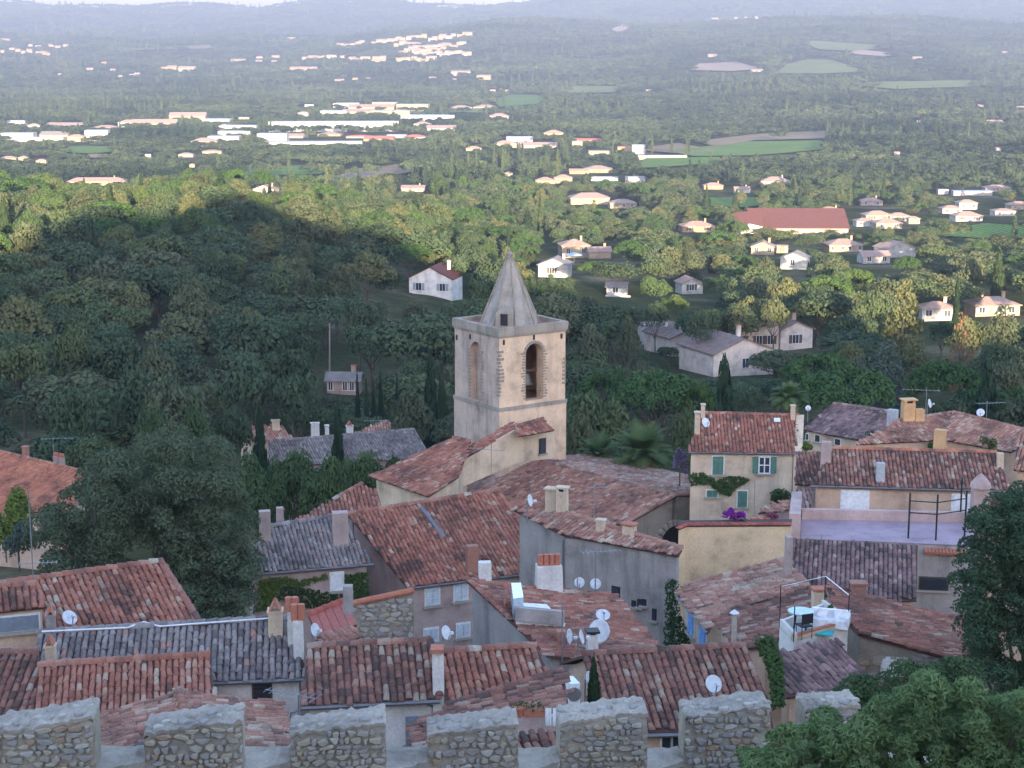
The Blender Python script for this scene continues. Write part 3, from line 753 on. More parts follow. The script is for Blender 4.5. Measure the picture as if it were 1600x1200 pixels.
for x, y, w_ in ((8, 65, 14), (70, 86, 16), (264, 110, 24), (292, 111, 26), (162, 100, 8), (176, 111, 8), (188, 121, 6), (208, 120, 12), (214, 117, 8), (140, 110, 10), (93, 118, 5), (372, 100, 22), (405, 92, 9), (430, 91, 12), (404, 98, 10),
                 (428, 98, 8), (474, 112, 42), (530, 129, 14), (555, 125, 8), (575, 125, 6), (676, 124, 10), (720, 118, 30), (756, 125, 22), (710, 126, 6), (455, 63, 12), (770, 143, 8), (792, 144, 6),
                 (1113, 90, 14), (1184, 115, 18), (1117, 32, 10), (1150, 31, 5), (1165, 30, 4), (1182, 31, 4), (1434, 94, 14), (1014, 143, 8), (1570, 84, 8), (1533, 167, 8), (1436, 192, 6), (1555, 195, 24), (1596, 172, 16), (1402, 243, 8), (1560, 236, 8)):
    HILL.append((x, y, w_, min(8, max(3.5, w_ * .4)), 'w'))
HS = [q for q in HILL if q[4][0] == 'f']
for key, txt in (('h', '%s pale villa from the left in the hazy hamlet'), ('w', '%s tiny farmhouse from the left in the far woods')):
    HS += [(*q[:4], key + txt % nth(k)) for k, q in enumerate(sorted((q for q in HILL if q[4] == key), key=lambda q: q[0]))]
for x, y, w_, h_, t in HS:
    vh(x, y, w_, h_, t[1:], 'gable', rh.choice(['cream', 'cream', 'white', 'orange']), 'rose', rh.uniform(-8, 8), min(.8, 14 / w_), 0, 0,
       group={'f': 'villas of the far terraced estate', 'h': 'villas of the hazy hamlet', 'w': 'farmhouses in the far woods'}[t[0]])

# ------------------------------------------------------------------ single trees that can be told apart
tree('pine0', 640, 378, 352, 84, 'tall umbrella pine with bare trunk left of the white gabled house', name='pine_tree')
tree('pine1', 408, 264, 520, 46, 'round umbrella pine on the sunlit crest', name='pine_tree')
tree('pine0', 30, 275, 430, 110, 'broad bright umbrella pine at the lit end of the wood', name='pine_tree')
tree('pine1', 735, 320, 480, 60, 'small umbrella pine above the sunlit trees', name='pine_tree')
tree('pine1', 1030, 574, 172, 160, 'broad dark umbrella pine with visible trunks beside the bell tower', name='pine_tree')
tree('pine0', 950, 572, 180, 110, 'umbrella pine half hidden by the tower', name='pine_tree')
tree('pine0', 1090, 590, 172, 80, 'umbrella pine under the pale hamlet', name='pine_tree')
tree('pine0', 1285, 545, 190, 140, 'umbrella pine touching the hamlet walls', name='pine_tree')
tree('pine1', 1330, 566, 160, 190, 'bright green dome of umbrella pine behind the tiled houses', name='pine_tree')
tree('pine0', 1480, 556, 168, 150, 'dark umbrella pine below the brown dead conifer', name='pine_tree')
tree('pine1', 1590, 600, 160, 120, 'dark pine crown behind the far right roof', name='pine_tree')
tree('bluecedar', 1385, 528, 200, 130, 'blue grey cedar with drooping tiers', name='cedar_tree')
tree('bluecedar', 1345, 552, 196, 70, 'smaller blue grey cedar leaning beside the larger one', name='cedar_tree')
tree('cedar', 1415, 430, 232, 110, 'tall feathery conifer rising over the right hand wood', name='conifer_tree')
tree('cedar', 1572, 470, 205, 120, 'dark layered conifer at the edge of the view', name='conifer_tree')
tree('drytree', 1505, 484, 212, 80, 'brown dead conifer among green trees', name='conifer_tree')
tree('cypress1', 1133, 558, 152, 62, 'broad green cone shaped conifer behind the shuttered house', name='conifer_tree')
tree('cypress0', 1545, 560, 158, 60, 'dark cone conifer right of the blue cedar', name='conifer_tree')
for px, tp, D, w_, t in ((405, 636, 140, 36, 'thick dark cypress by the grey roof'), (527, 626, 136, 30, 'tall slim cypress standing before the grey roof'), (558, 582, 176, 14, 'slim cypress, first of the dark row'), (572, 590, 176, 13, 'slim cypress, second of the dark row'),
                         (583, 592, 178, 13, 'slim cypress, third of the dark row'), (594, 578, 180, 15, 'slim cypress, tallest of the dark row'), (620, 586, 186, 13, 'slim cypress apart from the dark row'), (672, 542, 172, 34, 'broad dark cypress beside the tower'),
                         (690, 566, 180, 22, 'shorter cypress touching the tower'), (462, 272, 540, 12, 'tall cypress of the pair on the crest'), (450, 276, 540, 8, 'slimmer cypress of the pair on the crest'),
                         (1264, 408, 420, 9, 'slim cypress by the sunlit white house'), (1280, 412, 425, 9, 'second slim cypress by the sunlit white house'), (1322, 425, 400, 9, 'cypress behind the red awning'), (1497, 428, 290, 14, 'pointed cypress above the wide cream house'),
                         (995, 303, 790, 7, 'thin cypress next to the yellow villas')):
    tree('cypress%d' % (px % 2), px, tp, D, w_, t, name='cypress_tree')
for px, tp, D, w_, kind in ((400, 700, 112, 110, 'plane0'), (455, 692, 115, 110, 'plane1'), (510, 700, 112, 105, 'plane0'), (565, 694, 114, 100, 'plane1'), (618, 702, 117, 80, 'plane0')):
    tree(kind, px, tp, D, w_, ['light green plane tree next to the great dark oak', 'light green plane tree, second of the square', 'light green plane tree under the slim cypress', 'light green plane tree before the hipped purple roof', 'light green plane tree touching the church roof'][(px - 400) // 54], name='plane_tree', group='plane trees of the village square')
tree('plane1', 240, 628, 128, 84, 'upright light green tree rising behind the great oak', name='leafy_tree')
tree('plane0', 300, 626, 126, 96, 'second upright light green tree behind the great oak', name='leafy_tree')
tree('oak1', 460, 560, 168, 92, 'round bright oak below the utility pole')
tree('oak2', 140, 668, 140, 110, 'oak behind the orange roof')
tree('oak3', 60, 690, 160, 110, 'low oak left of the orange roof chimneys')
tree('oak4', 930, 590, 150, 120, 'dark oak right of the bell tower')
tree('oak0', 905, 640, 132, 90, 'bushy oak at the foot of the tower')
tree('oak5', 1070, 620, 142, 70, 'small dark oak left of the shuttered house')
tree('oak2', 360, 618, 150, 80, 'grey green oak over the light plane trees')
tree('oak0', 640, 600, 160, 90, 'soft green oak left of the tower')
tree('bare', 548, 400, 330, 60, 'bare pale branched tree above the path')
tree('bare', 395, 350, 350, 50, 'thin grey tree in the shaded wood')

# ------------------------------------------------------------------ the wood: nearest trees singly, the rest as one mass
rng = np.random.default_rng(11)
def wood_points():
    out = []
    for D0, D1, sp in ((142, 230, 8.2), (230, 420, 8.2), (420, 700, 8.6), (700, 1100, 10.0), (1100, 1900, 12.0), (1900, 3200, 17.0), (3200, 5600, 26.0), (5600, 9300, 42.0)):
        ny = int((D1 - D0) / sp * 1.12)
        for k in range(ny):
            y = D0 + (D1 - D0) * (k + .5) / ny
            hw = y * .345
            nx = int(2 * hw / sp)
            x = -hw + 2 * hw * (np.arange(nx) + .5) / nx + rng.uniform(-.46, .46, nx) * sp
            out.append(np.stack([x, y + rng.uniform(-.46, .46, nx) * sp, np.full(nx, sp)], 1))
    return np.vstack(out)
WP = wood_points()
WP = WP[rng.random(len(WP)) < .96]
wx, wy, wsp = WP.T
wz = ground(wx, wy)
wide = wsp * np.clip(rng.lognormal(.08, .30, len(WP)), .6, 1.8); high = np.where(wsp < 10, rng.uniform(6.2, 11.0, len(WP)), np.where(wsp < 14, rng.uniform(6, 11, len(WP)), rng.uniform(8, 14, len(WP)) + np.maximum(0, wsp - 17) * .35))
thin = (wy > 420) & (wy < 700) & (wx > -20); wide[thin] *= .9; high[thin] *= .85
tall = (wy > 500) & (rng.random(len(WP)) < .05 + .22 * (np.sin(wx * .011 + 1) * np.sin(wy * .0065) > .45)); wide[tall] *= .6; high[tall] *= 1.5
fx = (np.sin(wx * .013 + 2) + np.sin(wy * .009 + wx * .004)) ; high *= 1 + .12 * fx
cp, sp_ = math.cos(PITCH), math.sin(PITCH)
def projn(x, y, z):
    z = z - CZ; t = y * cp - z * sp_
    return 800 + FP * x / t, 600 - FP * (y * sp_ + z * cp) / t
bx, by_ = projn(wx, wy, wz); tx, ty = projn(wx, wy, wz + high)
hwp = wide * FP / wy * .5
keep = (bx > -120) & (bx < 1720)
for (x0, y0, x1, y1, D) in HOUSE_PX:
    m_ = max(1.0, (x1 - x0) * .06)
    hit = (tx + hwp > x0 + m_) & (tx - hwp < x1 - m_) & (ty < y1 - 1.0 - (y1 - y0) * (.36 if D < 900 else .72)) & (by_ > y0) & (wy < D + 1)
    inside = (np.abs(bx - (x0 + x1) / 2) < (x1 - x0) * (.55 if D < 900 else .45) + hwp * .2) & (wy > D - 2) & (wy < D + (x1 - x0) * D / FP * .8)
    keep &= ~(hit | inside)
for poly, D in FIELD_PX:
    xs = [q[0] for q in poly]; ys = [q[1] for q in poly]
    keep &= ~inpoly(bx, by_, poly)
    cover = inpoly(tx, ty + (by_ - ty) * .35, poly) & (wy < D * 1.15)
    keep &= ~cover
for x, y, r_ in TREES: keep &= ~(np.hypot(wx - x, wy - y) < r_ + wide * .22)
# clear sight to the pale hamlet, the grey roofs, the pole and the cypresses: what stands before them stays low
for (x0, y0, x1, y1, D) in ((1080, 525, 1200, 588, 235), (1010, 508, 1110, 558, 244), (1135, 510, 1196, 545, 250), (1203, 510, 1254, 543, 256), (1004, 515, 1040, 538, 262), (1178, 500, 1233, 520, 262), (372, 655, 668, 712, 165), (510, 592, 564, 617, 225), (509, 503, 521, 586, 235),
                            (-20, 690, 135, 780, 140), (552, 578, 626, 634, 184), (658, 544, 702, 640, 180), (945, 575, 1110, 645, 186), (1225, 548, 1420, 645, 196), (1110, 560, 1156, 645, 158), (1345, 532, 1430, 600, 204), (1385, 434, 1445, 530, 236), (1485, 488, 1526, 540, 216)):
    front = keep & (tx + hwp * .8 > x0) & (tx - hwp * .8 < x1) & (ty < y1 - 3) & (by_ > y0) & (wy < D + 1)
    dz_ = (by_ - (y1 - 3)) * wy / FP
    low = front & (dz_ > 2.4)
    high[low] = np.minimum(high[low], dz_[low]); wide[low] *= .8; ty[low] = y1 - 3
    inside = keep & (np.abs(bx - (x0 + x1) / 2) < (x1 - x0) * .5 + 4) & (wy > D - 1.5) & (wy < D + 10) & (D > 200)
    keep &= ~((front & ~low) | inside)
hwp = wide * FP / wy * .5
# open glades in the scrub by the white gabled house
keep &= ~((bx > 560) & (bx < 720) & (by_ > 455) & (by_ < 560) & (rng.random(len(WP)) < .45))
WP = WP[keep]; wx, wy, wz, wide, high, tall, hwp, tx, ty = (q[keep] for q in (wx, wy, wz, wide, high, tall, hwp, tx, ty))
vis = (tx > -hwp * .5) & (tx < 1600 + hwp * .5)
order = np.argsort(np.where(vis, wy, 1e9))
first = order[:270]
MARKS = [(680, 440, 'white gabled house'), (796, 430, 'stone spire'), (868, 420, 'small white house with parasol'), (515, 545, 'utility pole'), (535, 600, 'pink house below the pole'), (60, 740, 'orange roof'), (1140, 540, 'pale hamlet'), (1078, 448, 'white cottage'),
         (1467, 488, 'white house under the conifer'), (1556, 480, 'wide cream house'), (1306, 455, 'red awning'), (545, 690, 'long grey roof'), (1505, 515, 'brown dead conifer'), (1330, 610, 'bright dome pine'), (1133, 600, 'cone shaped conifer'), (460, 600, 'round bright oak'),
         (672, 590, 'broad cypress by the tower'), (240, 660, 'upright light tree'), (548, 430, 'bare pale tree'), (640, 410, 'tall umbrella pine'), (965, 455, 'small white shed'), (1245, 410, 'sunlit white house'), (1415, 470, 'tall feathery conifer'), (150, 480, 'dark heart of the wood'), (300, 560, 'foot of the wood'), (40, 600, 'wood edge at the frame')]
seen = {}
for q in first:
    m_ = min(MARKS, key=lambda k: math.hypot(k[0] - tx[q], k[1] - ty[q])); dx, dy = tx[q] - m_[0], ty[q] - m_[1]
    side = ('right of' if dx > 0 else 'left of') if abs(dx) > abs(dy) else ('below' if dy > 0 else 'above')
    seen.setdefault((m_[2], side), []).append((math.hypot(dx, dy), int(q)))
for (mk, side), lst in seen.items():
    for k, (_, q) in enumerate(sorted(lst)):
        o = thing('oak_tree', '%s oak %s the %s, counting outward' % (nth(k), side, mk), 'tree', (float(wx[q]), float(wy[q]), float(wz[q]) - .1), rng.uniform(0, 6.28), 'oaks of the shaded wood')
        me, tr = PROTO['oak%d' % rng.integers(6)]
        for nm, d_ in (('crown', me), ('trunk', tr)):
            c = bpy.data.objects.new(nm, d_); local(c, o); c.scale = (wide[q], wide[q] * .95, high[q])
rest = np.ones(len(wx), bool); rest[first] = False
pc = bpy.data.collections.new('wood_kinds')
KEYS = ['oak0', 'oak1', 'oak2', 'oak3', 'oak4', 'oak5', 'far0', 'far1', 'far2', 'far3', 'farpop', 'pine0', 'cypress0', 'cedar', 'pine1', 'plane0']
for i, k in enumerate(KEYS):
    pc.objects.link(bpy.data.objects.new('kind_%02d' % i, PROTO[k][0]))
def wood(name, label, sel):
    n_ = int(sel.sum())
    me = bpy.data.meshes.new(name)
    me.vertices.add(n_); me.vertices.foreach_set('co', np.stack([wx[sel], wy[sel], wz[sel] - .2], 1).astype(np.float32).ravel())
    a = me.attributes.new('rot', 'FLOAT', 'POINT'); a.data.foreach_set('value', rng.uniform(0, 6.28, n_).astype(np.float32))
    near = wy[sel] < 900
    idx = np.where(near, rng.integers(0, 6, n_), rng.integers(6, 10, n_)); idx = np.where(tall[sel], 10, idx); patch = np.sin(wx[sel] * .021 + 1.1) * np.sin(wy[sel] * .017 + .4)
    idx = np.where(near & (rng.random(n_) < .05 + .18 * (patch > .5)), 11, idx); idx = np.where(near & (rng.random(n_) < .05), 14, idx)
    idx = np.where(near & (rng.random(n_) < .04), 13, idx); idx = np.where(near & (rng.random(n_) < .06 + .12 * (patch < -.5)), 15, idx)
    cy = near & (rng.random(n_) < .035) & ~tall[sel]; idx = np.where(cy, 12, idx)
    sc_ = np.stack([wide[sel], wide[sel], high[sel]], 1); sc_[cy] *= [.38, .38, 1.2]
    a = me.attributes.new('sc', 'FLOAT_VECTOR', 'POINT'); a.data.foreach_set('vector', sc_.astype(np.float32).ravel())
    a = me.attributes.new('idx', 'INT', 'POINT'); a.data.foreach_set('value', idx.astype(np.int32))
    o = put(bpy.data.objects.new(name, me)); tag(o, label, 'wood', kind='stuff')
    ng = bpy.data.node_groups.new(name, 'GeometryNodeTree')
    ng.interface.new_socket('Geometry', in_out='INPUT', socket_type='NodeSocketGeometry'); ng.interface.new_socket('Geometry', in_out='OUTPUT', socket_type='NodeSocketGeometry')
    gi = ng.nodes.new('NodeGroupInput'); go = ng.nodes.new('NodeGroupOutput')
    ci = ng.nodes.new('GeometryNodeCollectionInfo'); ci.inputs[0].default_value = pc; ci.inputs['Separate Children'].default_value = True; ci.inputs['Reset Children'].default_value = True
    ip = ng.nodes.new('GeometryNodeInstanceOnPoints'); ip.inputs['Pick Instance'].default_value = True
    def attr(nm, dt):
        q = ng.nodes.new('GeometryNodeInputNamedAttribute'); q.data_type = dt; q.inputs[0].default_value = nm
        return next(s for s in q.outputs if s.enabled and s.name == 'Attribute')
    cx = ng.nodes.new('ShaderNodeCombineXYZ'); ng.links.new(attr('rot', 'FLOAT'), cx.inputs[2])
    ng.links.new(gi.outputs[0], ip.inputs['Points']); ng.links.new(ci.outputs[0], ip.inputs['Instance']); ng.links.new(attr('idx', 'INT'), ip.inputs['Instance Index'])
    ng.links.new(cx.outputs[0], ip.inputs['Rotation']); ng.links.new(attr('sc', 'FLOAT_VECTOR'), ip.inputs['Scale'])
    ng.links.new(ip.outputs[0], go.inputs[0])
    md = o.modifiers.new('spread', 'NODES'); md.node_group = ng
wood('woodland', 'mixed woodland of the valley floor', rest & (wy < 1500))
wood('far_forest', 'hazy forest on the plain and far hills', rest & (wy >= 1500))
print('WOOD', len(wx), 'vis', int(vis.sum()), 'single to D', float(wy[first].max()))

# ------------------------------------------------------------------ village roofs
ZV = Vector((0, 0, 1))
class Plane:
    """a roof plane through a level line seen at two pixels, rising towards `up`"""
    def __init__(s, h, D, slope, up='far', u=None):
        s.p = at(*h[0], D)
        if u is not None: s.u = Vector((u[0], u[1], 0)).normalized()
        else: s.u = (atz(*h[1], s.p.z) - s.p); s.u.z = 0; s.u.normalize()
        v = Vector((-s.u.y, s.u.x, 0))
        t = {'far': Vector((0, 1, 0)), 'near': Vector((0, -1, 0)), 'left': Vector((-1, 0, 0)), 'right': Vector((1, 0, 0))}[up]
        if v.dot(t) < 0: v = -v
        if s.u.cross(v).z < 0: s.u = -s.u
        s.v = v; s.w = v * math.cos(R(slope)) + ZV * math.sin(R(slope)); s.n = s.u.cross(s.w).normalized()
    def hit(s, px, py): return onplane(px, py, s.p, s.n)
    def ab(s, P): q = P - s.p; return (q.dot(s.u), q.dot(s.w))
    def pt(s, a, b, h=0.0): return s.p + s.u * a + s.w * b + s.n * h
def inset(poly, d):
    n = len(poly); A = sum(poly[i][0] * poly[(i + 1) % n][1] - poly[(i + 1) % n][0] * poly[i][1] for i in range(n))
    sg = 1 if A > 0 else -1
    L = []
    for i in range(n):
        p, q = Vector(poly[i]), Vector(poly[(i + 1) % n]); e = (q - p).normalized()
        nn = Vector((-e.y, e.x)) * sg
        L.append((p + nn * d, e))
    out = []
    for i in range(n):
        (p, e), (q, f) = L[i - 1], L[i]
        c = e.x * f.y - e.y * f.x
        if abs(c) < .12: out.append(tuple(q)); continue
        t = ((q.x - p.x) * f.y - (q.y - p.y) * f.x) / c
        out.append(tuple(p + e * t))
    return out
# a canal tile, wide end down: local x across, y up the slope, z out of the roof
def tile_arch(r0, r1, L, lift=.035, seed=0, sag=0.0):
    rg = random.Random(seed)
    k = 1 + rg.uniform(-.06, .06)
    vs = []
    for y, r, z in ((-L / 2, r0 * k, lift), (L / 2, r1 * k, 0)):
        for i in range(5):
            t = math.pi * i / 4
            vs.append((math.cos(t) * r, y, math.sin(t) * r * .82 + z))
    vs.append((0, -L / 2, lift))
    return np.array(vs), np.array([(0, 1, 6, 5), (1, 2, 7, 6), (2, 3, 8, 7), (3, 4, 9, 8), (0, 10, 2, 1), (10, 4, 3, 2)])
TILE_ME = {}
def tile_mesh(pal, pitch, L, q):
    key = (pal, round(pitch, 3), q)
    if key not in TILE_ME:
        v, f = tile_arch(pitch * .46, pitch * .37, L, seed=q)
        TILE_ME[key] = fast_mesh('tile', v, f, [PAL[pal]], tv=np.full(len(f), (q + .5) / 12))
    return TILE_ME[key]
MERL = [(-10, 1098, 152, 1300), (222, 1102, 385, 1300), (452, 1106, 608, 1300), (667, 1110, 814, 1300), (873, 1090, 1017, 1300), (1068, 1082, 1210, 1300), (1256, 1078, 1348, 1300), (-10, 1182, 1400, 1400)]
def hidden_px(x, y): return x < 0 or x > 1600 or y > 1198 or any(a < x < c and b < y for a, b, c, d in MERL)
TRG = np.random.default_rng(3)
NT = [0]
def roof(parent, h, D, slope, poly, pal='red', up='far', u=None, pitch=.215, ex=.34, near=False, wall=None, base=None, oh=.22, caps=(), gutter=(), back=None, tiles=True, thick=.09, bias=0.0, capmat=None, abpoly=None):
    P = Plane(h, D, slope, up, u)
    ab = abpoly or [P.ab(P.hit(*q)) for q in poly]
    xs = [q[0] for q in ab]; ys = [q[1] for q in ab]
    if D < 135: print('ROOF %s D%.0f  w %.1f x l %.1f  z %.1f' % (parent['label'][:34], D, max(xs) - min(xs), max(ys) - min(ys), P.p.z - CZ))
    # boarding under the tiles
    mb = MB(); mb.prism([P.pt(a, b, 0) for a, b in ab], P.n * -thick)
    deck = mb.build('roof', DECK, parent)
    # courses of tiles
    if tiles:
        a0, b0 = min(xs), min(ys)
        na_, nb = int((max(xs) - a0) / pitch) + 1, int((max(ys) - b0) / ex) + 2
        ia, ib = np.meshgrid(np.arange(na_), np.arange(nb))
        a = a0 + (ia + .5) * pitch; b = b0 + (ib + .42) * ex
        a = a + .010 * np.sin(ib * 1.7 + ia * 2.3); b = b + TRG.uniform(-.03, .03, a.shape) + .05 * np.sin(ia * 1.9)
        ok = inpoly(a, b, ab)
        a, b, ia, ib = a[ok], b[ok], ia[ok], ib[ok]
        n_ = len(a)
        if n_:
            patch = .5 * np.sin(a * .9 + 1.3 * D) * np.sin(b * .8 + D) + .4 * np.sin(ia * 12.9 + D)
            q = np.clip(((.5 + .20 * TRG.normal(size=n_) + .16 * patch + bias * .7) * 12).astype(int), 0, 11)
            q = np.where(TRG.random(n_) < .018, 11, q)
            rotz = TRG.normal(size=n_) * .055; dz = TRG.normal(size=n_) * .007 + .022 * np.sin(a * 1.1 + D) * np.sin(b * 1.3 + 2 * D) + .012 * np.sin(a * 2.7 + b * 1.9); tilt = TRG.normal(size=n_) * .02
            U = np.array(P.u); Wv = np.array(P.w); Nn = np.array(P.n); O = np.array(P.p)
            cen = O + a[:, None] * U + b[:, None] * Wv + dz[:, None] * Nn
            single = np.zeros(n_, bool)
            if near:
                px, py = projn(cen[:, 0], cen[:, 1], cen[:, 2])
                vis_ = np.array([not hidden_px(x, y) for x, y in zip(px, py)])
                o_ = np.argsort(np.where(vis_, cen[:, 1], 1e6))[:280]
                single[o_] = vis_[o_]
            L = ex * 1.28
            for i in np.nonzero(single)[0]:
                c_, s_ = math.cos(rotz[i]), math.sin(rotz[i])
                uu = P.u * c_ + P.w * s_; ww = P.w * c_ - P.u * s_
                M4 = Matrix((uu, ww, P.n)).transposed().to_4x4(); M4.translation = Vector(cen[i])
                put(bpy.data.objects.new('tile', tile_mesh(pal, pitch, L, int(q[i]))), deck, M4)
            r_ = ~single
            if r_.any():
                tv_, tf = tile_arch(pitch * .46, pitch * .37, L)
                m_ = int(r_.sum()); c_, s_ = np.cos(rotz[r_])[:, None], np.sin(rotz[r_])[:, None]
                uu = U * c_ + Wv * s_; ww = Wv * c_ - U * s_ + Nn * tilt[r_][:, None]
                k = TRG.uniform(.93, 1.07, m_)[:, None]
                VV = cen[r_][:, None, :] + (tv_[:, 0][None, :] * k)[..., None] * uu[:, None, :] + tv_[:, 1][None, :, None] * ww[:, None, :] + (tv_[:, 2][None, :] * k)[..., None] * Nn
                FF = (np.arange(m_) * 11)[:, None, None] + tf[None]
                tvv = np.repeat((q[r_] + TRG.random(m_)) / 12, 6)
                o = put(bpy.data.objects.new('tile_courses', fast_mesh('tile_courses', VV.reshape(-1, 3), FF.reshape(-1, 4), [PAL[pal]], tv=tvv)), deck); tag(o, kind='stuff')
                NT[0] += m_
    # ridge and verge tiles bedded along an edge
    for e in caps:
        p, q = P.pt(*ab[e], .05), P.pt(*ab[(e + 1) % len(ab)], .05)
        L = (q - p).length; d = (q - p).normalized(); s = d.cross(P.n).normalized(); nn = s.cross(d)
        k = max(1, int(L / .38)); VV, FF, tt = [], [], []
        v_, f_ = tile_arch(.13, .105, .46, .03)
        for i in range(k):
            c = p + d * (i + .5) * L / k
            tj = TRG.normal() * .03
            for x, y, z in v_: VV.append(c + s * (x + tj * y) + d * y + nn * (z + TRG.normal() * .004))
            FF += [tuple(t + i * 11 for t in f) for f in f_]; tt += [min(1, max(0, .55 + .2 * TRG.normal()))] * 6
        o = put(bpy.data.objects.new('ridge_tiles', fast_mesh('ridge_tiles', VV, FF, [capmat or PAL[pal]], tv=tt)), deck); tag(o, kind='stuff')
    # walls below
    wi = None
    if wall is not None:
        ins = inset(ab, oh)
        zb = base if base is not None else min(g(P.pt(*q).x, P.pt(*q).y) for q in ab) - 1.0
        top = [P.pt(*q, -thick - .01) for q in ins]
        mb = MB(); n_ = len(top)
        vs = top + [Vector((t.x, t.y, zb)) for t in top]
        mb.add(vs, [tuple(range(n_))] + [(i, (i + 1) % n_, n_ + (i + 1) % n_, n_ + i) for i in range(n_)])
        mb.build('wall', wall, parent)
        wi = top
        P.walls = top
    for e in gutter:
        p, q = P.pt(*ab[e], -.02), P.pt(*ab[(e + 1) % len(ab)], -.02)
        out = P.v * -.05
        mb = MB().tube([p + out - ZV * .06, q + out - ZV * .06], .07, 6)
        mb.build('gutter', ZINC, parent)
    if back is not None and wall is not None:
        # the slope on the other side of the ridge
        e = back; p, q = P.pt(*ab[e]), P.pt(*ab[(e + 1) % len(ab)])
        d = (q - p); d.z = 0; d.normalize(); nn = Vector((-d.y, d.x, 0))
        if nn.dot(P.v) < 0: nn = -nn
        dep = min(5.0, max(2.0, max(ys) - min(ys)))
        r2 = [q, p, p + nn * dep - ZV * dep * math.tan(R(slope + 3)), q + nn * dep - ZV * dep * math.tan(R(slope + 3))]
        MB().prism([t - ZV * .0 for t in r2], (0, 0, -thick)).build('rear_roof', DECK, parent)
        i2 = [q - d * oh, p + d * oh, r2[2] + d * oh - nn * oh, r2[3] - d * oh - nn * oh]
        zb = base if base is not None else min(t.z for t in r2) - 6
        vs = [t - ZV * (thick + .02) for t in i2] + [Vector((t.x, t.y, zb)) for t in i2]
        MB().add(vs, [(0, 1, 2, 3), (0, 1, 5, 4), (1, 2, 6, 5), (2, 3, 7, 6), (3, 0, 4, 7)]).build('wall', wall, parent)
    P.poly = ab; P.deck = deck; P.house = parent
    return P
NEWR_PLAIN = plain('sheet_red', (.36, .10, .07), .6)
DECK = plain('tile_bedding', (.10, .055, .045), .95)
ZINC = plain('zinc', (.16, .165, .18), .5, .3)
METAL = plain('galvanised', (.30, .31, .33), .45, .7)
BLACK = plain('black_iron', (.025, .025, .028), .6)
WHITE = plain('white_paint', (.74, .74, .74), .5)
DISH = plain('dish_paint', (.62, .63, .64), .45)
SHBLUE = plain('shutter_pale', (.52, .58, .62), .6)
SHSKY = plain('shutter_sky', (.20, .36, .62), .6)
SHGREY = plain('shutter_grey', (.22, .25, .29), .6)
WOOD = plain('dark_wood', (.10, .07, .055), .8)
def house(name, label, px, py, D, cat='house'):
    P = at(px, py, D)
    return thing(name, label, cat, (P.x, P.y, g(P.x, P.y)))
class Wall:
    """a wall face: vertical plane with its own across / up axes"""
    def __init__(s, p, q):
        s.p = Vector(p); d = Vector(q) - s.p; d.z = 0; s.u = d.normalized()
        s.n = s.u.cross(ZV)
        if s.n.dot(_e - s.p) < 0: s.n = -s.n; s.u = -s.u
    def hit(s, px, py): return onplane(px, py, s.p, s.n)
    def M(s, P): 
        m = Matrix((s.u, -s.n, ZV)).transposed().to_4x4(); m.translation = P; return m
def wall_of(P, e): return Wall(P.walls[e], P.walls[(e + 1) % len(P.walls)])
def window(parent, W_, x0, y0, x1, y1, kind='shut', mat=None, frame=None):
    """window or shutter filling a pixel rectangle of a wall"""
    a, b = W_.hit(x0, y1), W_.hit(x1, y1); w = abs((b - a).dot(W_.u)); h = W_.hit((x0 + x1) / 2, y0).z - W_.hit((x0 + x1) / 2, y1).z
    c = (a + b) / 2; M4 = W_.M(c)
    mat = mat or SHBLUE
    mb = MB()
    mb.box((0, -.015, h / 2), (w + .12, .05, h + .12))
    o = mb.build('window', frame or TRIM, parent, M4)
    MB().box((0, -.06, -.08), (w + .3, .2, .09)).build('sill', STONE, o, M4)
    if kind == 'shut':
        for s in (-1, 1):
            sh = MB().box((s * w * .252, -.06, h / 2), (w * .48, .05, h))
            for k in range(7): sh.box((s * w * .252, -.09, h * (k + .5) / 7), (w * .40, .03, h / 7 * .55))
            sh.build('shutter', mat, o, M4)
    elif kind in ('open', 'openwide'):
        MB().box((0, -.045, h / 2), (w, .02, h)).build('pane', PANE, o, M4)
        fr = MB()
        for k in (-1, 0, 1): fr.box((k * w * .47, -.07, h / 2), (.07, .04, h))
        for k in (0, .5, 1): fr.box((0, -.07, h * k), (w, .04, .06))
        fr.build('frame', TRIM, o, M4)
        if kind == 'openwide':
            for s in (-1, 1): MB().box((s * (w * .78), -.07, h / 2), (w * .5, .06, h)).build('shutter', mat, o, M4)
    elif kind == 'bars':
        MB().box((0, -.05, h / 2), (w, .02, h)).build('pane', PANE, o, M4)
        br = MB()
        nb = max(3, int(w / .13))
        for k in range(nb): br.tube([(-w / 2 + w * (k + .5) / nb, -.12, 0), (-w / 2 + w * (k + .5) / nb, -.12, h)], .012, 4)
        for k in (.2, .8): br.tube([(-w / 2, -.12, h * k), (w / 2, -.12, h * k)], .014, 4)
        br.build('grille', BLACK, o, M4)
    elif kind == 'roll':
        sh = MB().box((0, -.05, h / 2), (w, .05, h))
        for k in range(9): sh.box((0, -.08, h * (k + .5) / 9), (w * .99, .02, h / 9 * .7))
        sh.build('shutter', mat, o, M4)
    else:
        MB().box((0, -.05, h / 2), (w, .02, h)).build('pane', PANE, o, M4)
    return o
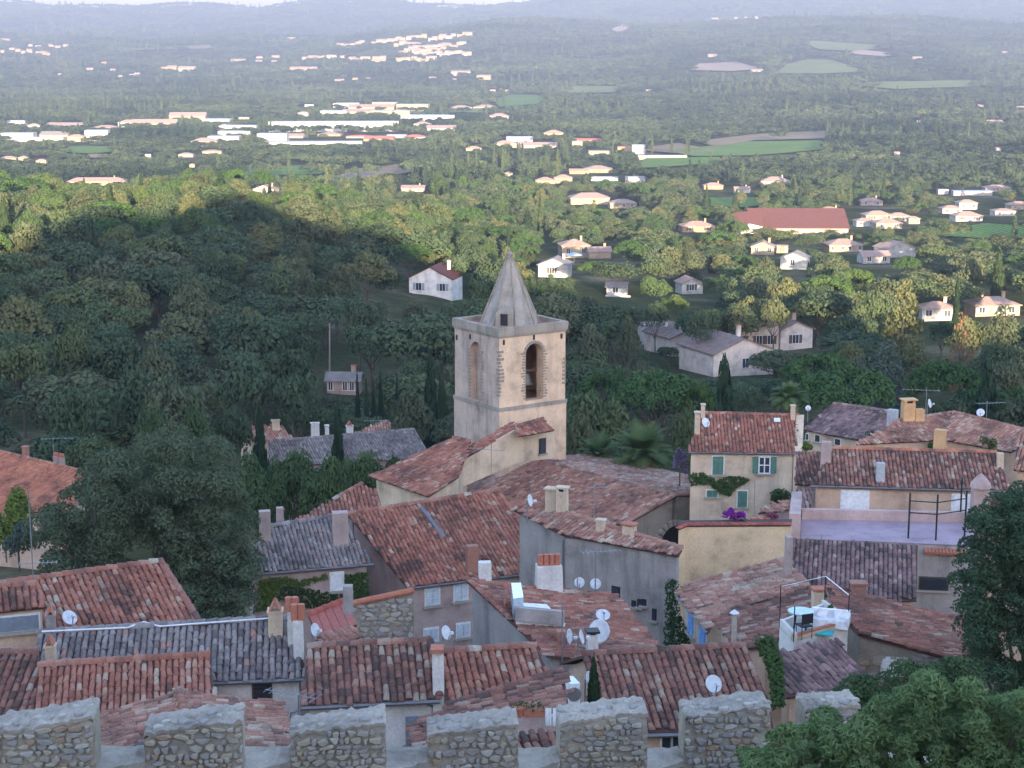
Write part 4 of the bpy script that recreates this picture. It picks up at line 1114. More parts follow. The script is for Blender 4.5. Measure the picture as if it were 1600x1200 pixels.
def chimney(P, x0, y0, x1, y1, mat, kind='slab', D=None, capm=None, dep=None):
    """stack standing on a roof plane; (x0,y0)-(x1,y1) is its outline in the photograph"""
    b = P.hit((x0 + x1) / 2, y1) if D is None else at((x0 + x1) / 2, y1, D)
    d = b.y; w = (x1 - x0) * d / FP; zt = at((x0 + x1) / 2, y0, d).z; h = zt - b.z; dp = dep or max(.4, w * .8)
    rz = math.atan2(P.u.y, P.u.x) if hasattr(P, 'u') else 0
    if rz > 1.2: rz -= math.pi / 2
    if rz < -1.2: rz += math.pi / 2
    M4 = Matrix.Translation(b) @ Matrix.Rotation(rz * .7, 4, 'Z')
    capm = capm or mat
    c = MB()
    if kind == 'pipe':
        c.lathe([(w * .36, -.6), (w * .34, h * .9)], 10); o = c.build('chimney', mat, P.house, M4)
        MB().lathe([(w * .25, h * .88), (w * .25, h * .94), (w * .62, h * .95), (w * .05, h + .06)], 10).build('cowl', DISH, o, M4); return o
    hb = h * {'slab': .9, 'tent': .66, 'pots': .70, 'stub': 1.0, 'box': .84}[kind]
    c.box((0, 0, (hb - 1.2) / 2), (w, dp, hb + 1.2), taper=.94 if kind != 'pots' else .86)
    o = c.build('chimney', mat, P.house, M4)
    if kind in ('slab', 'box'):
        if kind == 'box':
            for s in (-1, 1): MB().box((s * w * .34, 0, hb + (h - hb) * .4), (w * .18, dp * .9, (h - hb) * .8)).build('cap_support', mat, o, M4)
            MB().box((0, 0, hb + (h - hb) * .3), (w * .5, dp * .6, (h - hb) * .6)).build('flue', BLACK, o, M4)
        MB().box((0, 0, h - .04), (w * 1.22, dp * 1.2, .08)).build('cap', capm, o, M4)
    elif kind == 'tent':
        MB().box((0, 0, hb + .03), (w * 1.1, dp * 1.1, .07)).build('collar', capm, o, M4)
        for s in (-1, 1):
            mb = MB(); mb.prism([(s * w * .48, -dp * .5, hb), (s * w * .36, -dp * .5, hb), (-s * .01, -dp * .5, h - .05), (s * .02, -dp * .5, h + .02)], (0, dp, 0)); mb.build('cap_tile', POT, o, M4)
    elif kind == 'pots':
        k = max(2, int(w / .25))
        for i in range(k): MB().lathe([(.12, hb - .03), (.12, h)], 8, c=(-w * .3 + w * .6 * i / max(1, k - 1), 0, 0)).build('pot', POT, o, M4)
    return o
def dish(label, px, py, D, wpx, yaw=0.0, tilt=25, mast=.6, group=None, P=None):
    """satellite dish: bowl, feed arm, receiver, mast"""
    b = P.hit(px, py) if P is not None else at(px, py, D)
    r_ = wpx * b.y / FP / 2
    o = thing('satellite_dish', label, 'satellite dish', b, R(yaw), group)
    M3 = Matrix.Rotation(R(90 - tilt), 3, 'X')
    c = Vector((0, -.06, mast))
    prof = [(.02, .0)] + [(r_ * k / 6, r_ * .28 * (k / 6) ** 2) for k in range(1, 7)] + [(r_ * 1.0, r_ * .28 + .015)] + [(r_ * k / 6, r_ * .28 * (k / 6) ** 2 + .02) for k in range(5, 0, -1)]
    MB().lathe(prof, 20, c, M=M3).build('bowl', DISH, o, loc=True, smooth=True)
    f = c + M3 @ Vector((0, -r_ * .2, r_ * 1.05))
    MB().tube([c + M3 @ Vector((0, -r_ * .95, r_ * .26)), f], .018, 5).build('feed_arm', METAL, o, loc=True)
    MB().box(f, (.09, .09, .13), M3).build('receiver', DISH, o, loc=True)
    MB().tube([(0, 0, -.6), (0, 0, mast)], .025, 6).build('mast', METAL, o, loc=True)
    return o
def antenna(label, px, top, bot, D, kind='yagi', boom=1.4, yaw=20, cross=None):
    b = at(px, bot, D); t = at(px, top, D); h = t.z - b.z
    o = thing('aerial', label, 'antenna', b, R(yaw))
    MB().tube([(0, 0, -.5), (0, 0, h)], .022, 6).build('mast', METAL, o, loc=True)
    if kind == 'yagi':
        z = h * (cross or .93)
        MB().tube([(-boom * .35, 0, z), (boom * .65, 0, z)], .014, 5).build('boom', METAL, o, loc=True)
        for k in range(9):
            x = -boom * .33 + boom * .95 * k / 8; l = .36 - .02 * k
            MB().tube([(x, -l, z), (x, l, z)], .007, 4).build('element', METAL, o, loc=True)
    return o
STONE = plain('limestone', (.36, .32, .27), .9)
CONC = plain('mortar_cap', (.40, .40, .41), .95)
BRICKC = plain('brick_stack', (.34, .17, .12), .9)
LIMEW = plaster('limewash', (.70, .66, .60), amount=.25)
WCREAM = plaster('render_cream', (.66, .51, .36), amount=.45)
WGREY = plaster('render_grey', (.36, .32, .29), (.10, .09, .09), .7)
WPINK = plaster('render_pink', (.46, .35, .31), amount=.45)
WWHITE = plaster('render_white', (.66, .62, .57), amount=.3)
WYEL = plaster('render_yellow', (.68, .50, .31), (.42, .30, .18), .3)
WPEACH = plaster('render_peach', (.60, .42, .30), amount=.3)
WROSE = plaster('render_rose', (.50, .36, .32), amount=.3)
WBRICKY = plaster('rubble_mortar', (.34, .29, .23), (.12, .10, .085), .5)
WFACADE = plaster('church_stone', (.34, .30, .25), (.13, .12, .11), .7)
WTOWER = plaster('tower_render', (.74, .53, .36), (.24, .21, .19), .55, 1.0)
WTOWERD = plaster('tower_render_darker', (.52, .40, .32), (.11, .10, .10), .85, 1.1)  # left face of the tower: darker base tone, heavier streaks

# ---- stones for rubble walls
STONE_M = []
for i, cset in enumerate([[(.29, .26, .21), (.39, .35, .29)], [(.33, .285, .21), (.42, .365, .28)], [(.26, .235, .21), (.34, .31, .275)], [(.30, .205, .14), (.38, .28, .20)], [(.38, .35, .30), (.46, .43, .38)]]):
    STONE_M.append(fieldmat('stone_%s' % 'abcde'[i], *cset))
for m_ in STONE_M:
    t_ = m_.node_tree; [setattr(q.inputs['Scale'], 'default_value', 9.0) for q in t_.nodes if q.type == 'TEX_NOISE']
def stone_shape(seed):
    rg = random.Random(seed); n_ = rg.choice([6, 7, 8]); vs = []
    ph = rg.random()
    for z, k in ((-.6, 1.0), (.25, .97), (.5, .72)):
        for i in range(n_):
            t = 2 * math.pi * (i + ph + .25 * math.sin(i * 3 + seed)) / n_
            q = .5 * k * (1 + .18 * math.sin(i * 2.7 + seed * 1.3))
            sx = max(-.5, min(.5, math.cos(t) * q * 1.22)); sy = max(-.5, min(.5, math.sin(t) * q * 1.22))
            vs.append((sx, -z + .06 * math.sin(i * 5 + seed), sy))
    fs = [tuple(range(2 * n_, 3 * n_))]
    for r_ in range(2):
        for i in range(n_): fs.append((r_ * n_ + i, r_ * n_ + (i + 1) % n_, (r_ + 1) * n_ + (i + 1) % n_, (r_ + 1) * n_ + i))
    mb = MB().add(vs, fs)
    return mb
STONES = {}
def stone_me(k, m_):
    if (k, m_) not in STONES: STONES[(k, m_)] = stone_shape(k).mesh('stone', STONE_M[m_])
    return STONES[(k, m_)]
def rubble(parent, Wl, x0, x1, z0, z1, size, single, poly=None, off=0.0, seed=1, proud=.03, topf=None):
    """courses of uneven stones over a rectangle (along, up) of a wall face; poly clips in the same axes"""
    rg = random.Random(seed); z = z0; VV = []; put_n = 0
    mbs = MB()
    while z < z1:
        hh = size * rg.uniform(.55, 1.05); x = x0 + rg.uniform(-.5, 0) * size
        while x < x1:
            ww = size * rg.choice([.6, .8, 1.0, 1.2, 1.6, 1.9]) * rg.uniform(.9, 1.1); cx_, cz_ = x + ww / 2, z + hh / 2 + rg.uniform(-.18, .18) * hh
            x += ww * rg.uniform(1.0, 1.14)
            if cx_ - ww / 2 < x0: ww = 2 * (cx_ - x0) if cx_ > x0 else 0
            if cx_ + ww / 2 > x1: ww = 2 * (x1 - cx_) if cx_ < x1 else 0
            if ww < size * .3 or rg.random() < .10: continue
            if topf and cz_ + hh * .45 > topf(cx_): continue
            if poly is not None and not inpoly(np.array([cx_]), np.array([cz_]), poly)[0]: continue
            k, m_ = rg.randrange(9), rg.choices(range(5), [5, 3, 4, 1, 1.4])[0]
            c = Wl.p + Wl.u * cx_ + ZV * (cz_ - Wl.p.z) + Wl.n * (off + rg.uniform(-.6, .5) * proud)
            M4 = Wl.M(c) @ Matrix.Rotation(rg.uniform(-.25, .25), 4, 'Y') @ Matrix.Diagonal((ww * .96, proud * 2.6, hh * .96, 1))
            if single and put_n < 290:
                put(bpy.data.objects.new('stone', stone_me(k, m_)), parent, M4); put_n += 1
            else:
                sh = stone_shape(k); mbs.add([M4 @ Vector(v) for v in sh.v], sh.f, m_)
        z += hh * 1.04
    if mbs.v: tag(mbs.build('stone_courses', STONE_M, parent), kind='stuff')

# ------------------------------------------------------------------ bell tower and church
TB = R(34.6); TL_ = 5.65
tu = Vector((math.cos(TB), math.sin(TB), 0)); tw = Vector((-math.sin(TB), math.cos(TB), 0))   # right face runs along tu, left face along tw
TC = at(780, 520, 117.0); TC.z = 0
z_top = at(779, 513, 117).z; z_par = at(780, 526, 117).z; z_belt = at(785, 641, 117).z; z_base = CZ - 38
tower = thing('bell_tower', 'square cream bell tower with stone spire and arched openings', 'tower', (TC.x, TC.y, z_base))
def face_with_arch(p, u, w, z0, z1, o0, o1, zb, zs, n_in, depth, mb, m=0, seg=10):
    """wall face with an arched opening and its reveals"""
    P2 = lambda a, z, k=0.0: Vector((p.x, p.y, 0)) + u * a + ZV * z - n_in * (-k)
    r_ = (o1 - o0) / 2; cx_ = (o0 + o1) / 2
    arc = [(cx_ - r_ * math.cos(math.pi * i / seg), zs + r_ * math.sin(math.pi * i / seg)) for i in range(seg + 1)]
    h_ = seg // 2
    left = [(0, z0), (cx_, z0), (cx_, zb), (o0, zb)] + arc[:h_ + 1] + [(cx_, z1), (0, z1)]
    right = [(cx_, z0), (w, z0), (w, z1), (cx_, z1)] + arc[h_:][::1] + [(o1, zb), (cx_, zb)]
    for poly in (left, right): mb.add([P2(*q) for q in poly], [tuple(range(len(poly)))], m)
    ring = [(o0, zb)] + arc + [(o1, zb)]
    for i in range(len(ring)):
        a, b = ring[i], ring[(i + 1) % len(ring)]
        mb.add([P2(*a), P2(*b), P2(*b, depth), P2(*a, depth)], [(0, 1, 2, 3)], m)
nR = tu.cross(ZV); nR = nR if nR.y < 0 else -nR          # outward normals
nL = tw.cross(ZV); nL = nL if nL.x < 0 else -nL
WR = Wall(TC + ZV * z_belt, TC + tu + ZV * z_belt); WL = Wall(TC + ZV * z_belt, TC + tw + ZV * z_belt)
def on(Wl, d, px, py): P = Wl.hit(px, py); return (P - TC).dot(d), P.z
r0, zb_ = on(WR, tu, 821, 625); r1, _ = on(WR, tu, 848, 622); _, zs_ = on(WR, tu, 834, 553)
l0, zbl = on(WL, tw, 752, 626); l1, _ = on(WL, tw, 735, 624); _, zsl = on(WL, tw, 743, 549)
mb = MB(); face_with_arch(TC, tu, TL_, z_belt, z_par, r0, r1, zb_ - .1, zs_, -nR, .75, mb)
p3 = TC + tu * TL_ + tw * TL_
mb.add([TC + tu * TL_ + ZV * z_belt, p3 + ZV * z_belt, p3 + ZV * z_par, TC + tu * TL_ + ZV * z_par], [(0, 1, 2, 3)])
mb.add([TC + tw * TL_ + ZV * z_belt, p3 + ZV * z_belt, p3 + ZV * z_par, TC + tw * TL_ + ZV * z_par], [(0, 1, 2, 3)])
for z in (z_belt + .02, z_par - .02): mb.add([TC + ZV * z, TC + tu * TL_ + ZV * z, p3 + ZV * z, TC + tw * TL_ + ZV * z], [(0, 1, 2, 3)])
mb.build('belfry_wall', WTOWER, tower)
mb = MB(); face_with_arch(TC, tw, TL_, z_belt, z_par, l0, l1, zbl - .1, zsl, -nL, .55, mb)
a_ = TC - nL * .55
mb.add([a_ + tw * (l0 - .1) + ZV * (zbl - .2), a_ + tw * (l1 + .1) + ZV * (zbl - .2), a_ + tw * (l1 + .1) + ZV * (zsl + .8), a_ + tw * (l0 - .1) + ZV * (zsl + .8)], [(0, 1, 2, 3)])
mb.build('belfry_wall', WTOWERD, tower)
mb = MB()      # lower stage, a hand wider
q = .06
base4 = [TC - tu * q - tw * q, TC + tu * (TL_ + q) - tw * q, p3 + (tu + tw) * q, TC + tw * (TL_ + q) - tu * q]
mb.add([b + ZV * z_base for b in base4] + [b + ZV * z_belt for b in base4], [(0, 1, 5, 4), (1, 2, 6, 5), (2, 3, 7, 6), (4, 5, 6, 7)]); mb.build('lower_wall', WTOWER, tower)
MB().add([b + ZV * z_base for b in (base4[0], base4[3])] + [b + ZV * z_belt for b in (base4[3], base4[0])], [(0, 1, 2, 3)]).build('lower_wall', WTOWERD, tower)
def ringbox(z0, z1, o, mat, name, t=.35):
    c4 = [TC - (tu + tw) * o, TC + tu * (TL_ + o) - tw * o, p3 + (tu + tw) * o, TC + tw * (TL_ + o) - tu * o]
    cen = (TC + p3) / 2; vs = []
    for z in (z0, z1):
        vs += [c + ZV * z for c in c4]
        vs += [c + (tu * (1 if (cen - c).dot(tu) > 0 else -1) + tw * (1 if (cen - c).dot(tw) > 0 else -1)) * t + ZV * z for c in c4]
    fs = []
    for i in range(4):
        k = (i + 1) % 4
        fs += [(i, k, 8 + k, 8 + i), (4 + i, 4 + k, 12 + k, 12 + i), (8 + i, 8 + k, 12 + k, 12 + i), (i, k, 4 + k, 4 + i)]
    MB().add(vs, fs).build(name, mat, tower)
TSTONE = plaster('tower_stone', (.34, .29, .235), (.12, .11, .10), .8)
ringbox(z_par, z_top, .14, TSTONE, 'parapet'); ringbox(z_par - .14, z_par, .07, TSTONE, 'cornice'); ringbox(z_belt - .12, z_belt + .14, .11, TSTONE, 'belt_course')
MB().add([TC + ZV * (z_top - .25), TC + tu * TL_ + ZV * (z_top - .25), p3 + ZV * (z_top - .25), TC + tw * TL_ + ZV * (z_top - .25)], [(0, 1, 2, 3)]).build('gutter_tiles', plain('parapet_clay', (.26, .12, .09), .9), tower)
# spire: eight faces with raised ribs
cen = (TC + p3) / 2; zt = at(793, 394, cen.y).z; rb = 2.12
SPIRE = plaster('spire_stone', (.38, .34, .29), (.14, .135, .13), .9, 1.1)
ringv = lambda r_, z, k: cen + (tu * math.cos(math.pi * (k + .5) / 4) + tw * math.sin(math.pi * (k + .5) / 4)) * r_ + ZV * z
mb = MB(); N_ = 6
vs = [ringv(rb * (1 - i / N_) + .13 * i / N_, z_top - .3 + (zt - z_top + .1) * i / N_, k) for i in range(N_ + 1) for k in range(8)]
fs = [(i * 8 + k, i * 8 + (k + 1) % 8, (i + 1) * 8 + (k + 1) % 8, (i + 1) * 8 + k) for i in range(N_) for k in range(8)] + [tuple(range(N_ * 8, N_ * 8 + 8))]
sp = mb.add(vs, fs).build('spire', SPIRE, tower)
for k in range(8): MB().tube([ringv(rb + .03, z_top - .28, k), ringv(.15, zt - .2, k)], .10, 5, r2=.045).build('rib', TSTONE, sp)
MB().lathe([(.20, zt - .25), (.24, zt - .12), (.15, zt + .02), (.05, zt + .12)], 8, c=(cen.x, cen.y, 0)).build('finial', TSTONE, sp)
# little dormer on the spire
dn = (nR + nL).normalized(); dr = dn.cross(ZV) * -1
dp_ = cen + dn * 2.0
M4 = Matrix((dr, -dn, ZV)).transposed().to_4x4(); M4.translation = Vector((dp_.x, dp_.y, z_top - .25))
dh = 1.35; dw = .62
mb = MB(); arc = [(dw * math.cos(math.pi * i / 8), dh - .45 + .42 * math.sin(math.pi * i / 8)) for i in range(9)]
prof = [(dw, 0)] + arc + [(-dw, 0)]
mb.add([(x, -.15, z) for x, z in prof] + [(x, 1.7, z) for x, z in prof], [tuple(range(len(prof)))] + [(i, (i + 1) % len(prof), len(prof) + (i + 1) % len(prof), len(prof) + i) for i in range(len(prof))])
do = mb.build('dormer', SPIRE, tower, M4)
MB().box((0, -.16, .55), (.52, .08, .82)).build('opening', BLACK, do, M4)
for s in (-1, 1): MB().box((s * .33, -.18, .5), (.13, .12, .95)).build('jamb', TSTONE, do, M4)
# toothed stones up the jambs and corners
rg = random.Random(4)
def quoins(Wl, d, a, zlo_, zhi_, side, lmin, lmax, n_, name='quoin', mat=TSTONE):
    for i in range(n_):
        z = zlo_ + (zhi_ - zlo_) * (i + .5) / n_; l = rg.uniform(lmin, lmax); h_ = (zhi_ - zlo_) / n_ * rg.uniform(.45, .72)
        c = TC + d * (a + side * l / 2) + ZV * z; c = c + Wl.n * .01
        put(bpy.data.objects.new(name, QM), tower, Wl.M(c) @ Matrix.Diagonal((l, .10, h_, 1)))
QM = MB().box((0, 0, 0), (1, 1, 1)).mesh('quoin', TSTONE)
for side, a in ((-1, r0), (1, r1)): quoins(WR, tu, a, zb_, zs_ + .2, side, .10, .40, 17)
for side, a in ((1, l1), (-1, l0)): quoins(WL, tw, a, zbl, zsl + .2, side, .10, .32, 15)
quoins(WR, tu, 0.0, z_belt + .9, z_belt + 4.2, 1, .05, .4, 13); quoins(WL, tw, 0.0, z_belt + .9, z_belt + 4.2, 1, .05, .35, 13)
quoins(WR, tu, TL_, z_belt + 1.2, z_belt + 3.2, -1, .1, .3, 7)
for i in range(9):      # arch ring
    t = math.pi * (i + .5) / 9; rr_ = (r1 - r0) / 2 + .10
    c = TC + tu * ((r0 + r1) / 2 + rr_ * math.cos(t)) + ZV * (zs_ + rr_ * math.sin(t)) + WR.n * .012
    put(bpy.data.objects.new('arch_stone', QM), tower, WR.M(c) @ Matrix.Rotation(t - math.pi / 2, 4, 'Y').inverted() @ Matrix.Diagonal((.24, .08, .2, 1)))
bell = thing('church_bell', 'dark bronze bell hanging inside the tower opening', 'bell', TC + tu * ((r0 + r1) / 2) - nR * 1.0 + ZV * (zb_ + .9))
MB().lathe([(.52, 0), (.44, .12), (.32, .5), (.24, .75), (.05, .85)], 16).build('bell_body', plain('bronze', (.12, .12, .11), .5, .6), bell, loc=True)
MB().box((0, 0, .95), (2.2, .18, .2), Matrix.Rotation(TB, 3, 'Z')).build('headstock', WOOD, bell, loc=True)
# small holes with water spouts below the parapet
for Wl, px, py in ((WL, 735, 526), (WR, 834, 527), (WL, 714, 527), (WR, 787, 535), (WR, 877, 525), (WR, 786, 655), (WR, 879, 650)):
    MB().box((0, 0, 0), (.14, .1, .35)).build('vent_slit', BLACK, tower, Wl.M(Wl.hit(px, py)))

church = house('church', 'stone church with long tiled nave roof beside the bell tower', 900, 760, 112, 'church')
NV = roof(church, ((849, 722), (1056, 775)), 118, 17, [(812, 712.5), (1056, 775), (982, 817), (860, 842), (716, 790), (716, 758), (770, 730)], 'pink', 'far', wall=WFACADE, base=CZ - 38, oh=.15, caps=(0, 1), pitch=.23, bias=-.02)
Pf = Plane(((849, 722), (1056, 775)), 118, 10, 'near')
a1 = Pf.ab(Pf.hit(812, 712.5)); a2 = Pf.ab(Pf.hit(1056, 775))
NF = roof(church, ((849, 722), (1056, 775)), 118, 9, None, 'pink', 'near', wall=WFACADE, base=CZ - 38, oh=.15, pitch=.23, bias=.12, abpoly=[(min(a1[0], a2[0]), 0.0), (max(a1[0], a2[0]), 0.0), (max(a1[0], a2[0]), -8.5), (min(a1[0], a2[0]), -8.5)])
# west door arch in the church front
fw = Wall(NV.walls[1], NV.walls[2])
c = fw.hit(1052, 858); M4 = fw.M(c)
mb = MB(); pts = [(1.25 * math.cos(math.pi * i / 10), .4 + 1.25 * math.sin(math.pi * i / 10)) for i in range(11)] + [(-1.25, -3), (1.25, -3)]
mb.prism([(x, -.06, z) for x, z in pts], (0, .05, 0)); dr_ = mb.build('door', plain('door_dark', (.03, .025, .022), .8), church, M4)
for i in range(11):
    t = math.pi * (i + .5) / 11
    MB().box((1.42 * math.cos(t), -.1, .4 + 1.42 * math.sin(t)), (.32, .2, .36), Matrix.Rotation(-(t - math.pi / 2), 3, 'Y')).build('arch_stone', STONE, dr_, M4)
annex = house('church_sacristy', 'cream sacristy with stepped red roofs against the tower', 760, 720, 108, 'church')
T1 = roof(annex, ((577, 744), (669, 776)), 108, 17, [(577, 744), (669, 776), (716, 745), (736, 690), (708, 684)], 'red', 'far', wall=WCREAM, base=CZ - 37, caps=(3,), oh=.3)
T2 = roof(annex, ((717, 719.5), (720, 721)), 108, 17, [(698, 717.5), (717, 720.5), (810, 669), (800, 660)], 'red', 'right', u=(tw.x, tw.y), wall=None, caps=())
pW = at(717, 721, 108); Wd = Wall(pW, pW + tu)
outl = [(717, 722), (806, 672.5), (811, 682), (866, 672), (872, 716), (812, 722), (722, 762)]
mb = MB(); mb.prism([Wd.hit(*q) - Wd.n * .05 for q in outl], Wd.n * -.9); mb.build('wall', WCREAM, annex)
T3 = roof(annex, ((810, 682), (866, 672)), 109, 20, [(810, 682), (866, 672), (848, 655), (806, 667)], 'red', 'far', wall=None, caps=(2,))
window(annex, Wd, 843.5, 686, 851.5, 708, 'pane', frame=BLACK)

# ------------------------------------------------------------------ houses of the village, front row first
B = CZ - 33
h = house('house', 'low cream house with plain shutter at the wall by the oak', 30, 960, 53)
b1 = roof(h, ((0, 955), (71, 948)), 53, 20, [(-60, 960), (73, 948), (54, 914), (-60, 921)], 'red', wall=WPEACH, base=B, caps=(2,), oh=.12)
window(h, wall_of(b1, 0), -14, 963, 61, 985, 'roll', SHGREY)
chimney(b1, 72, 949, 88, 985, WGREY, 'tent', D=52.2)
h = house('house', 'house with broad red tiled roof below the great oak', 170, 930, 59)
r2 = roof(h, ((0, 913), (251, 878)), 58, 20, [(-60, 921.5), (251, 878), (311, 972), (316, 992), (60, 1012), (-60, 1012)], 'red', wall=WPEACH, base=B, caps=(0, 1), back=0, near=False, bias=.05)
h = house('house', 'white house with long weathered grey tile roof', 270, 1020, 51)
r3 = roof(h, ((335, 1063), (479, 1057)), 50, 20, [(62, 1075), (480, 1057), (457, 967), (60, 990)], 'grey', wall=WWHITE, base=B, caps=(2,), gutter=(0,), back=2, near=True, pitch=.20)
window(h, wall_of(r3, 0), 397, 1067, 423, 1095, 'bars', frame=WOOD)
chimney(r3, 419, 937, 443, 990, WCREAM, 'tent', dep=.45)
chimney(r3, 449, 933, 466, 1005, LIMEW, 'pots', dep=.4)
chimney(r3, 458, 944, 476, 1024, LIMEW, 'pots', dep=.4)
chimney(r3, 72, 994, 89, 1041, WCREAM, 'tent', dep=.35)
mb = MB().tube([r3.pt(*r3.ab(r3.hit(x, y)), .14) for x, y in ((66, 992), (200, 986), (225, 977), (250, 984), (330, 978), (440, 970))], .03, 5); mb.build('cable', WHITE, h)
h = house('house', 'house with brighter red roof before the grey one', 190, 1060, 48)
r4 = roof(h, ((61, 1041), (327, 1025)), 48.6, 20, [(58, 1128), (340, 1112), (327, 1025), (61, 1041)], 'red', wall=WPEACH, base=B, caps=(2,), near=True, pitch=.185, bias=.15)
h = house('house', 'house with dark mossy roof at the frame edge', 20, 1060, 49)
r1_ = roof(h, ((0, 1022), (60, 1022)), 49.4, 20, [(-50, 1130), (60, 1130), (60, 1021), (-50, 1021)], 'dark', wall=WPEACH, base=B, caps=(2,), near=True)
h = house('house', 'house with pink gable roof running towards the wall', 300, 1130, 42)
r6 = roof(h, ((280, 1080), (289, 1114)), 44, 17, [(280, 1080), (150, 1119), (100, 1190), (110, 1260), (322, 1240)], 'pink', 'right', wall=WCREAM, base=B, caps=(4,), near=True, pitch=.22)
r6b = roof(h, ((280, 1080), (289, 1114)), 44, 17, [(280, 1080), (322, 1240), (480, 1260), (458, 1172), (436, 1099)], 'pink', 'left', wall=WCREAM, base=B, near=True, pitch=.22)
h = house('house', 'white house under a dark red roof with a gutter', 575, 1050, 47)
r5 = roof(h, ((470, 1102), (686, 1091)), 47, 20, [(470, 1102), (687, 1091), (672, 1002), (481, 1012)], 'dark', wall=WWHITE, base=B, caps=(2, 1), gutter=(0,), back=2, near=True, bias=.1)
w5 = wall_of(r5, 0)
window(h, w5, 637, 1122, 655, 1162, 'shut', SHGREY, frame=SHGREY)
p = [w5.hit(x, y) + w5.n * .07 for x, y in ((668, 1099), (684, 1106), (684, 1220))]; MB().tube(p, .04, 6).build('downpipe', ZINC, h)
p = [w5.hit(x, y) + w5.n * .07 for x, y in ((478, 1106), (455, 1112), (450, 1135), (450, 1220))]; MB().tube(p, .03, 6).build('cable', ZINC, h)
h = house('house', 'narrow house with fresh red roof between cream gables', 770, 1050, 49)
r8 = roof(h, ((690, 1020), (837, 1010)), 49.5, 20, [(690, 1020), (837, 1010), (860, 1056), (884, 1075), (700, 1140)], 'red', wall=WWHITE, base=B, caps=(0,), near=True, bias=.08)
q0 = at(675, 1104, 47.6); mb = MB(); Wg = Wall(q0, q0 + Vector((1, .1, 0)))
mb.prism([Wg.hit(*t) for t in ((675, 1018), (692, 1016), (696, 1170), (678, 1170))], (0, .35, 0)); mb.build('gable_wall', LIMEW, h)
MB().box(at(683, 1014, 47.7), (.38, .5, .12)).build('gable_cap', POT, h)
h = house('house', 'house with steep brownish roof beside the courtyard washing', 770, 1100, 43)
r9 = roof(h, ((644, 1136), (657, 1194)), 43, 15, [(644, 1136), (700, 1106), (880, 1050), (888, 1103), (815, 1128), (735, 1230), (662, 1230)], 'dark', 'right', wall=WPEACH, base=B, caps=(1,), near=True, bias=.08)
h = house('house', 'cream house with large red brown roof behind the battlements', 1060, 1070, 48)
r7 = roof(h, ((910, 1024), (1163, 1010)), 50, 20, [(910, 1024), (1163, 1010), (1196, 1084), (1210, 1140), (950, 1146)], 'dark', wall=WPEACH, base=B, caps=(0,), gutter=(3,), back=0, near=True, bias=.1)
w7 = wall_of(r7, 3)
window(h, w7, 1034, 1146, 1047, 1170, 'bars', frame=TRIM); window(h, w7, 1051, 1146, 1066, 1170, 'bars', frame=TRIM)
# second row
h = house('house', 'ivy clad pink house with pale grey tile roof', 500, 880, 76)
rc = roof(h, ((408, 894), (581, 879)), 76, 20, [(385, 896), (583, 879), (530, 806), (412, 825)], 'grey', wall=WPINK, base=CZ - 36, caps=(2,), gutter=(0,), back=2, pitch=.2, bias=.12)
wc = wall_of(rc, 0); window(h, wc, 517, 895, 536, 922, 'roll', WHITE, frame=WHITE)
chimney(rc, 519, 800, 545, 848, WPINK, 'stub'); chimney(rc, 405, 798, 424, 842, WPINK, 'stub'); chimney(rc, 432, 793, 444, 828, WPINK, 'stub', D=80)
h = house('house', 'house with large red roof and pale shuttered front', 690, 850, 80)
r10 = roof(h, ((636, 917), (845, 892)), 78, 20, [(636, 917), (848, 891.5), (860, 886), (777, 767), (544, 804)], 'red', wall=WPINK, base=CZ - 36, caps=(3, 2), gutter=(0,), back=3, bias=-.06)
w10 = wall_of(r10, 0)
for a in ((665, 917, 686, 945), (710, 910, 730, 938), (663, 982, 684, 1003), (714, 974, 733, 995)): window(h, w10, *a, 'shut', SHBLUE)
chimney(r10, 728, 852, 748, 892, BRICKC, 'stub')
MB().add([r10.hit(655, 795) + r10.n * .13, r10.hit(660, 794) + r10.n * .13, r10.hit(696, 840) + r10.n * .13, r10.hit(691, 843) + r10.n * .13], [(0, 1, 2, 3)]).build('flashing', ZINC, h)
h = house('house', 'house with rippling red roof and white roof terrace', 880, 960, 62)
r11 = roof(h, ((960, 930), (1032, 1016)), 66, 13, [(960, 930), (1034, 1020), (905, 1032), (856, 1024), (796, 968), (728, 905)], 'red', 'left', wall=WGREY, base=CZ - 34, caps=(4,), bias=.07)
chimney(r11, 834, 866, 881, 922, LIMEW, 'pots', dep=.7); chimney(r11, 747, 878, 768, 908, LIMEW, 'stub')
chimney(r11, 784, 936, 797, 985, WGREY, 'tent', D=61); chimney(r11, 916, 984, 934, 1024, LIMEW, 'box', capm=BLACK); chimney(r11, 868, 985, 884, 1026, BRICKC, 'stub', D=58)
# white sunken terrace let into that roof
Mt = Matrix((r11.u, r11.w, r11.n)).transposed().to_4x4()
tq = [r11.hit(x, y) for x, y in ((800, 948), (852, 951), (882, 982), (806, 978))]
MB().prism([t + r11.n * .05 for t in tq], r11.n * .13).build('terrace_kerb', WHITE, h)
MB().prism([t + r11.n * .20 for t in (r11.hit(803, 975), r11.hit(880, 982), r11.hit(878, 985), r11.hit(803, 979))], ZV * .5).build('terrace_wall', WGREY, h)
MB().prism([t + r11.n * .2 for t in (r11.hit(797, 950), r11.hit(812, 949), r11.hit(816, 973), r11.hit(800, 976))], ZV * .7 + Vector((0, .2, 0))).build('skylight', plain('skylight', (.45, .52, .58), .2, spec=.6), h)
h = house('house', 'long grey rendered house with blank stained wall', 960, 880, 74)
rg_ = roof(h, ((879, 835), (1057, 868)), 74, 11, [(879, 835), (1060, 868.5), (1066, 858), (992, 836), (888, 803), (800, 795)], 'pink', 'far', wall=WGREY, base=CZ - 36, caps=(2, 3), oh=.12)
wg = wall_of(rg_, 0)
